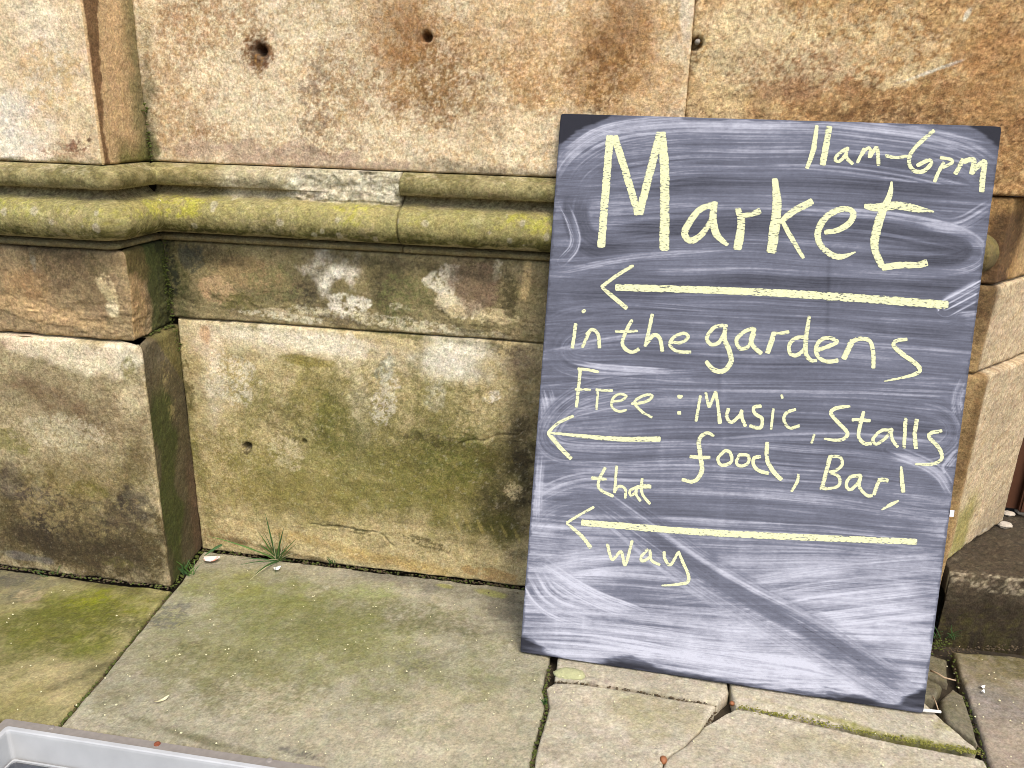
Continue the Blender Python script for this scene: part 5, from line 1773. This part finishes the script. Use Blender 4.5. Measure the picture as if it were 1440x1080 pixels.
mp_ = bpy.data.materials.new('pink_flushed_petal')
mp_.use_nodes = True
t_ = mp_.node_tree
b_ = t_.nodes['Principled BSDF']
b_.inputs['Roughness'].default_value = 0.6
tc_ = t_.nodes.new('ShaderNodeTexCoord')
n_ = t_.nodes.new('ShaderNodeTexNoise')
n_.inputs['Scale'].default_value = 55
n_.inputs['Detail'].default_value = 3
cr_ = t_.nodes.new('ShaderNodeValToRGB')
cr_.color_ramp.elements[0].position = 0.50
cr_.color_ramp.elements[0].color = (0.72, 0.66, 0.60, 1)
cr_.color_ramp.elements[1].position = 0.60
cr_.color_ramp.elements[1].color = (0.62, 0.22, 0.14, 1)
t_.links.new(tc_.outputs['Object'], n_.inputs['Vector'])
t_.links.new(n_.outputs['Fac'], cr_.inputs['Fac'])
t_.links.new(cr_.outputs['Color'], b_.inputs['Base Color'])
M_FLECK = plain_mat('pale_fleck', (240, 230, 180), 0.8, 0.15, 300, k=1.6)
tag(petal('petal', 297, 788, 0.019, 0.012, 8, mp_, 0.004), 'fallen white petal flushed with pink by the pier corner', 'petal')
tag(petal('petal', 389.5, 801, 0.0085, 0.0075, 20, M_PETAL, 0.003), 'small plain white petal among the roots of the grass tuft', 'petal')
tag(petal('petal', 1381, 967, 0.005, 0.0035, 10, M_PETAL, 0.001), 'tiny white petal fleck on the flagstone beside the broken corner', 'petal', 'petal flecks on the right flagstone')
tag(petal('petal', 1382, 974, 0.004, 0.003, 40, M_PETAL, 0.001), 'tiny white petal fleck on the flagstone beside the broken corner', 'petal', 'petal flecks on the right flagstone')
tag(petal('petal', 227, 985, 0.013, 0.0028, 48, M_FLECK, 0.0), 'narrow cream bud scale lying on the big mossy flagstone', 'petal')


def leaf(px0, py0, px1, py1, y, wdt, mat):
    a, b = tip_at(px0, py0, y), tip_at(px1, py1, y - 0.02)
    r = tag(empty('leaf', a), 'dark green pointed leaf lying behind the pink flushed petal', 'leaf')
    o = blade(a, b, wdt, 0.004, mat, r)
    o.name = 'leaf_blade'


leaf(312, 766, 287, 782, -0.02, 0.006, M_GRASS2)

# uncountable pale flecks scattered over the flags
rs = random.Random(12)
V, Fc = [], []
spots = []
while len(spots) < 190:
    px_, py_ = rs.uniform(0, 1440), rs.uniform(800, 1078)
    x, y = on_ground(px_, py_)
    if y > -0.03 or (x < -0.96 and y > -0.2) or (FR_X0 - .01 < x < FR_X1 + 0.01 and y < FR_Y + 0.01):
        continue
    if x > -0.16 and x < 0.60 and y > -0.27:
        continue
    spots.append((x, y))
for (x, y) in spots:
    r = rs.uniform(0.0008, 0.0021) * (1.25 if rs.random() < .12 else 1)
    a0 = rs.uniform(0, 6.28)
    b0 = len(V)
    n = 6
    V.append((x, y, 0.0014))
    for i in range(n):
        t = a0 + 2 * math.pi * i / n
        V.append((x + r * rs.uniform(.6, 1.3) * math.cos(t), y + r * rs.uniform(.6, 1.1) * math.sin(t), -0.001))
    Fc += [(b0, b0 + 1 + i, b0 + 1 + (i + 1) % n) for i in range(n)]
tag(mesh_obj('blossom_flecks', V, np.array(Fc), M_FLECK), 'tiny pale blossom flecks scattered over the flagstones', 'blossom flecks', None, 'stuff')


def tube(name, pts, r0, r1, mat, parent=None):
    V, Fc = [], []
    n = 7
    pts = [Vector(p) for p in pts]
    for i, p in enumerate(pts):
        d = (pts[min(i + 1, len(pts) - 1)] - pts[max(i - 1, 0)]).normalized()
        s = d.cross(Vector((0, 0, 1))).normalized()
        u_ = s.cross(d)
        r = r0 + (r1 - r0) * i / (len(pts) - 1)
        for k in range(n):
            t = 2 * math.pi * k / n
            V.append(tuple(p + s * r * math.cos(t) + u_ * r * math.sin(t)))
    for i in range(len(pts) - 1):
        for k in range(n):
            a, b = i * n + k, i * n + (k + 1) % n
            Fc.append((a, b, b + n, a + n))
    Fc.append(tuple(range(n))[::-1])
    Fc.append(tuple(range((len(pts) - 1) * n, len(pts) * n)))
    return mesh_obj(name, V, Fc, mat, parent)


gp = lambda px, py, z=0.004: (*on_ground(px, py, z), z)
tag(tube('twig', [gp(1309, 943), gp(1318, 947, .008), gp(1328, 953, .008), gp(1344, 957)], 0.0022, 0.0014, M_TWIG), 'pale forked twig over the broken paving corner', 'twig')
tag(tube('twig', [gp(1312, 980), gp(1316, 988, .006), gp(1320, 1000)], 0.0014, 0.001, M_TWIG), 'short thin brown twig under the board corner', 'twig')
tag(tube('white_stick', [gp(1297, 998.5), gp(1308, 999.5), gp(1323, 1001)], 0.0034, 0.0026, M_PETAL), 'short white stick poking from under the board corner', 'stick')
x, y = on_ground(933, 1066)
tag(lump('brown_nut', (x, y, -0.004), (0.0065, 0.0085, 0.006), M_BROWN, None, 31, 14), 'brown nut wedged at the end of the flagstone crack', 'nut')
x, y = on_ground(1030, 984)
tag(lump('brown_nut', (x, y, -0.008), (0.005, 0.005, 0.004), M_BROWN, None, 32, 12), 'small brown nut in the triangular gap below the board', 'nut')


# ================================================================ MOSS AND GRIT PACKED IN THE JOINTS
def packed(name, lines, n, rmin, rmax, mat, label, cat, seed, zfun=None):
    r = random.Random(seed)
    octa = np.array([(1, 0, 0), (0, 1, 0), (-1, 0, 0), (0, -1, 0), (0, 0, 1), (0, 0, -1), (.7, .7, .3), (-.7, .7, -.2), (-.7, -.7, .3), (.7, -.7, -.2)], float)
    tri = [(0, 6, 4), (6, 1, 4), (1, 7, 4), (7, 2, 4), (2, 8, 4), (8, 3, 4), (3, 9, 4), (9, 0, 4), (6, 0, 5), (1, 6, 5), (7, 1, 5), (2, 7, 5), (8, 2, 5), (3, 8, 5), (9, 3, 5), (0, 9, 5)]
    V, Fc = [], []
    tot = sum(w for _, w, _ in lines)
    for _ in range(n):
        k = r.uniform(0, tot)
        for pts, w, spread in lines:
            k -= w
            if k <= 0: break
        i = r.randrange(len(pts) - 1)
        t = r.random()
        p = np.array(pts[i]) * (1 - t) + np.array(pts[i + 1]) * t
        p = p + np.array([r.gauss(0, spread), r.gauss(0, spread), r.gauss(0, spread * 0.3)])
        rad = r.uniform(rmin, rmax)
        sc = np.array([rad * r.uniform(.7, 1.4), rad * r.uniform(.7, 1.3), rad * r.uniform(.5, .9)])
        o = octa * np.array([[r.uniform(.7, 1.25)] for _ in octa]) * sc + p
        b = len(V)
        V += [tuple(q) for q in o]
        Fc += [(a + b, c + b, d + b) for a, c, d in tri]
    return tag(mesh_obj(name, V, np.array(Fc), mat), label, cat, None, 'stuff')


M_MOSS = plain_mat('joint_moss', (88, 96, 36), 1.0, 0.5, 160, bump=0.6)
M_GRIT = plain_mat('joint_grit', (96, 80, 56), 1.0, 0.6, 120, bump=0.4)
z3 = lambda pts, z: [(a, b, z) for a, b in pts]
foot = [(-0.985, -0.004, -0.004), (-0.105, -0.008, -0.004)]
foot2 = [(-1.5, PLY - 0.002, -0.003), (-0.97, PLY - 0.002, -0.003)]
pier_foot = [(-0.966, PLY, -0.002), (-0.984, -0.01, -0.002)]
cornr = [(-1.000, -0.004, 0.60), (-1.003, -0.006, 0.74)]
cornr2 = [(-0.992, -0.006, 0.50), (-0.998, -0.008, 0.60)]
cornr3 = [(PX_IN + 0.002, -0.003, 0.905), (PX_IN + 0.002, -0.002, 1.02)]
ledge = [(-1.004, -0.10, 0.558), (-0.992, -0.012, 0.560)]
packed('joint_moss', [(foot, 3, .003), (foot2, 2, .003), (pier_foot, 1.5, .004), (cornr, 3, .005), (cornr2, 1.2, .004), (cornr3, .7, .002), (ledge, .5, .004),
                      (z3(J2, -0.010), 2.0, .0025), (z3(jA, -0.006), 1.5, .0015), (z3(fl[1:], -0.012), 2.5, .005), ([(0.62, -0.06, -0.012), (0.70, -0.02, -0.008)], 2.0, .010)],
       1500, 0.0009, 0.0034, M_MOSS, 'low green moss packed in the joints of wall foot and flagstones', 'moss', 3)
M_MOSS2 = plain_mat('yellow_moss', (160, 156, 66), 1.0, 0.4, 200, bump=0.5, k=1.7)
packed('moss_film', [(z3(mid2, -0.0035), 1, .0035)], 900, 0.0006, 0.0019, M_MOSS2, 'yellow green moss filling the joint below the board', 'moss', 8)
packed('joint_grit', [(foot, 4, .003), (foot2, 3, .003), (z3(J2, -0.012), 2, .003), (z3(jA, -0.008), 1, .0015), (z3(crack[1:], -0.014), 1, .002), (z3(mid, -0.008), 1, .002), (z3(fl[1:], -0.016), 2, .006), ([(0.62, -0.06, -0.014), (0.85, -0.012, -0.004)], 2.0, .007), ([(-0.3, -0.04, 0.0), (0.0, -0.12, 0.0)], .3, .02)],
       1300, 0.0008, 0.0030, M_GRIT, 'brown grit and crumbs of soil lying in the paving joints', 'grit', 4)
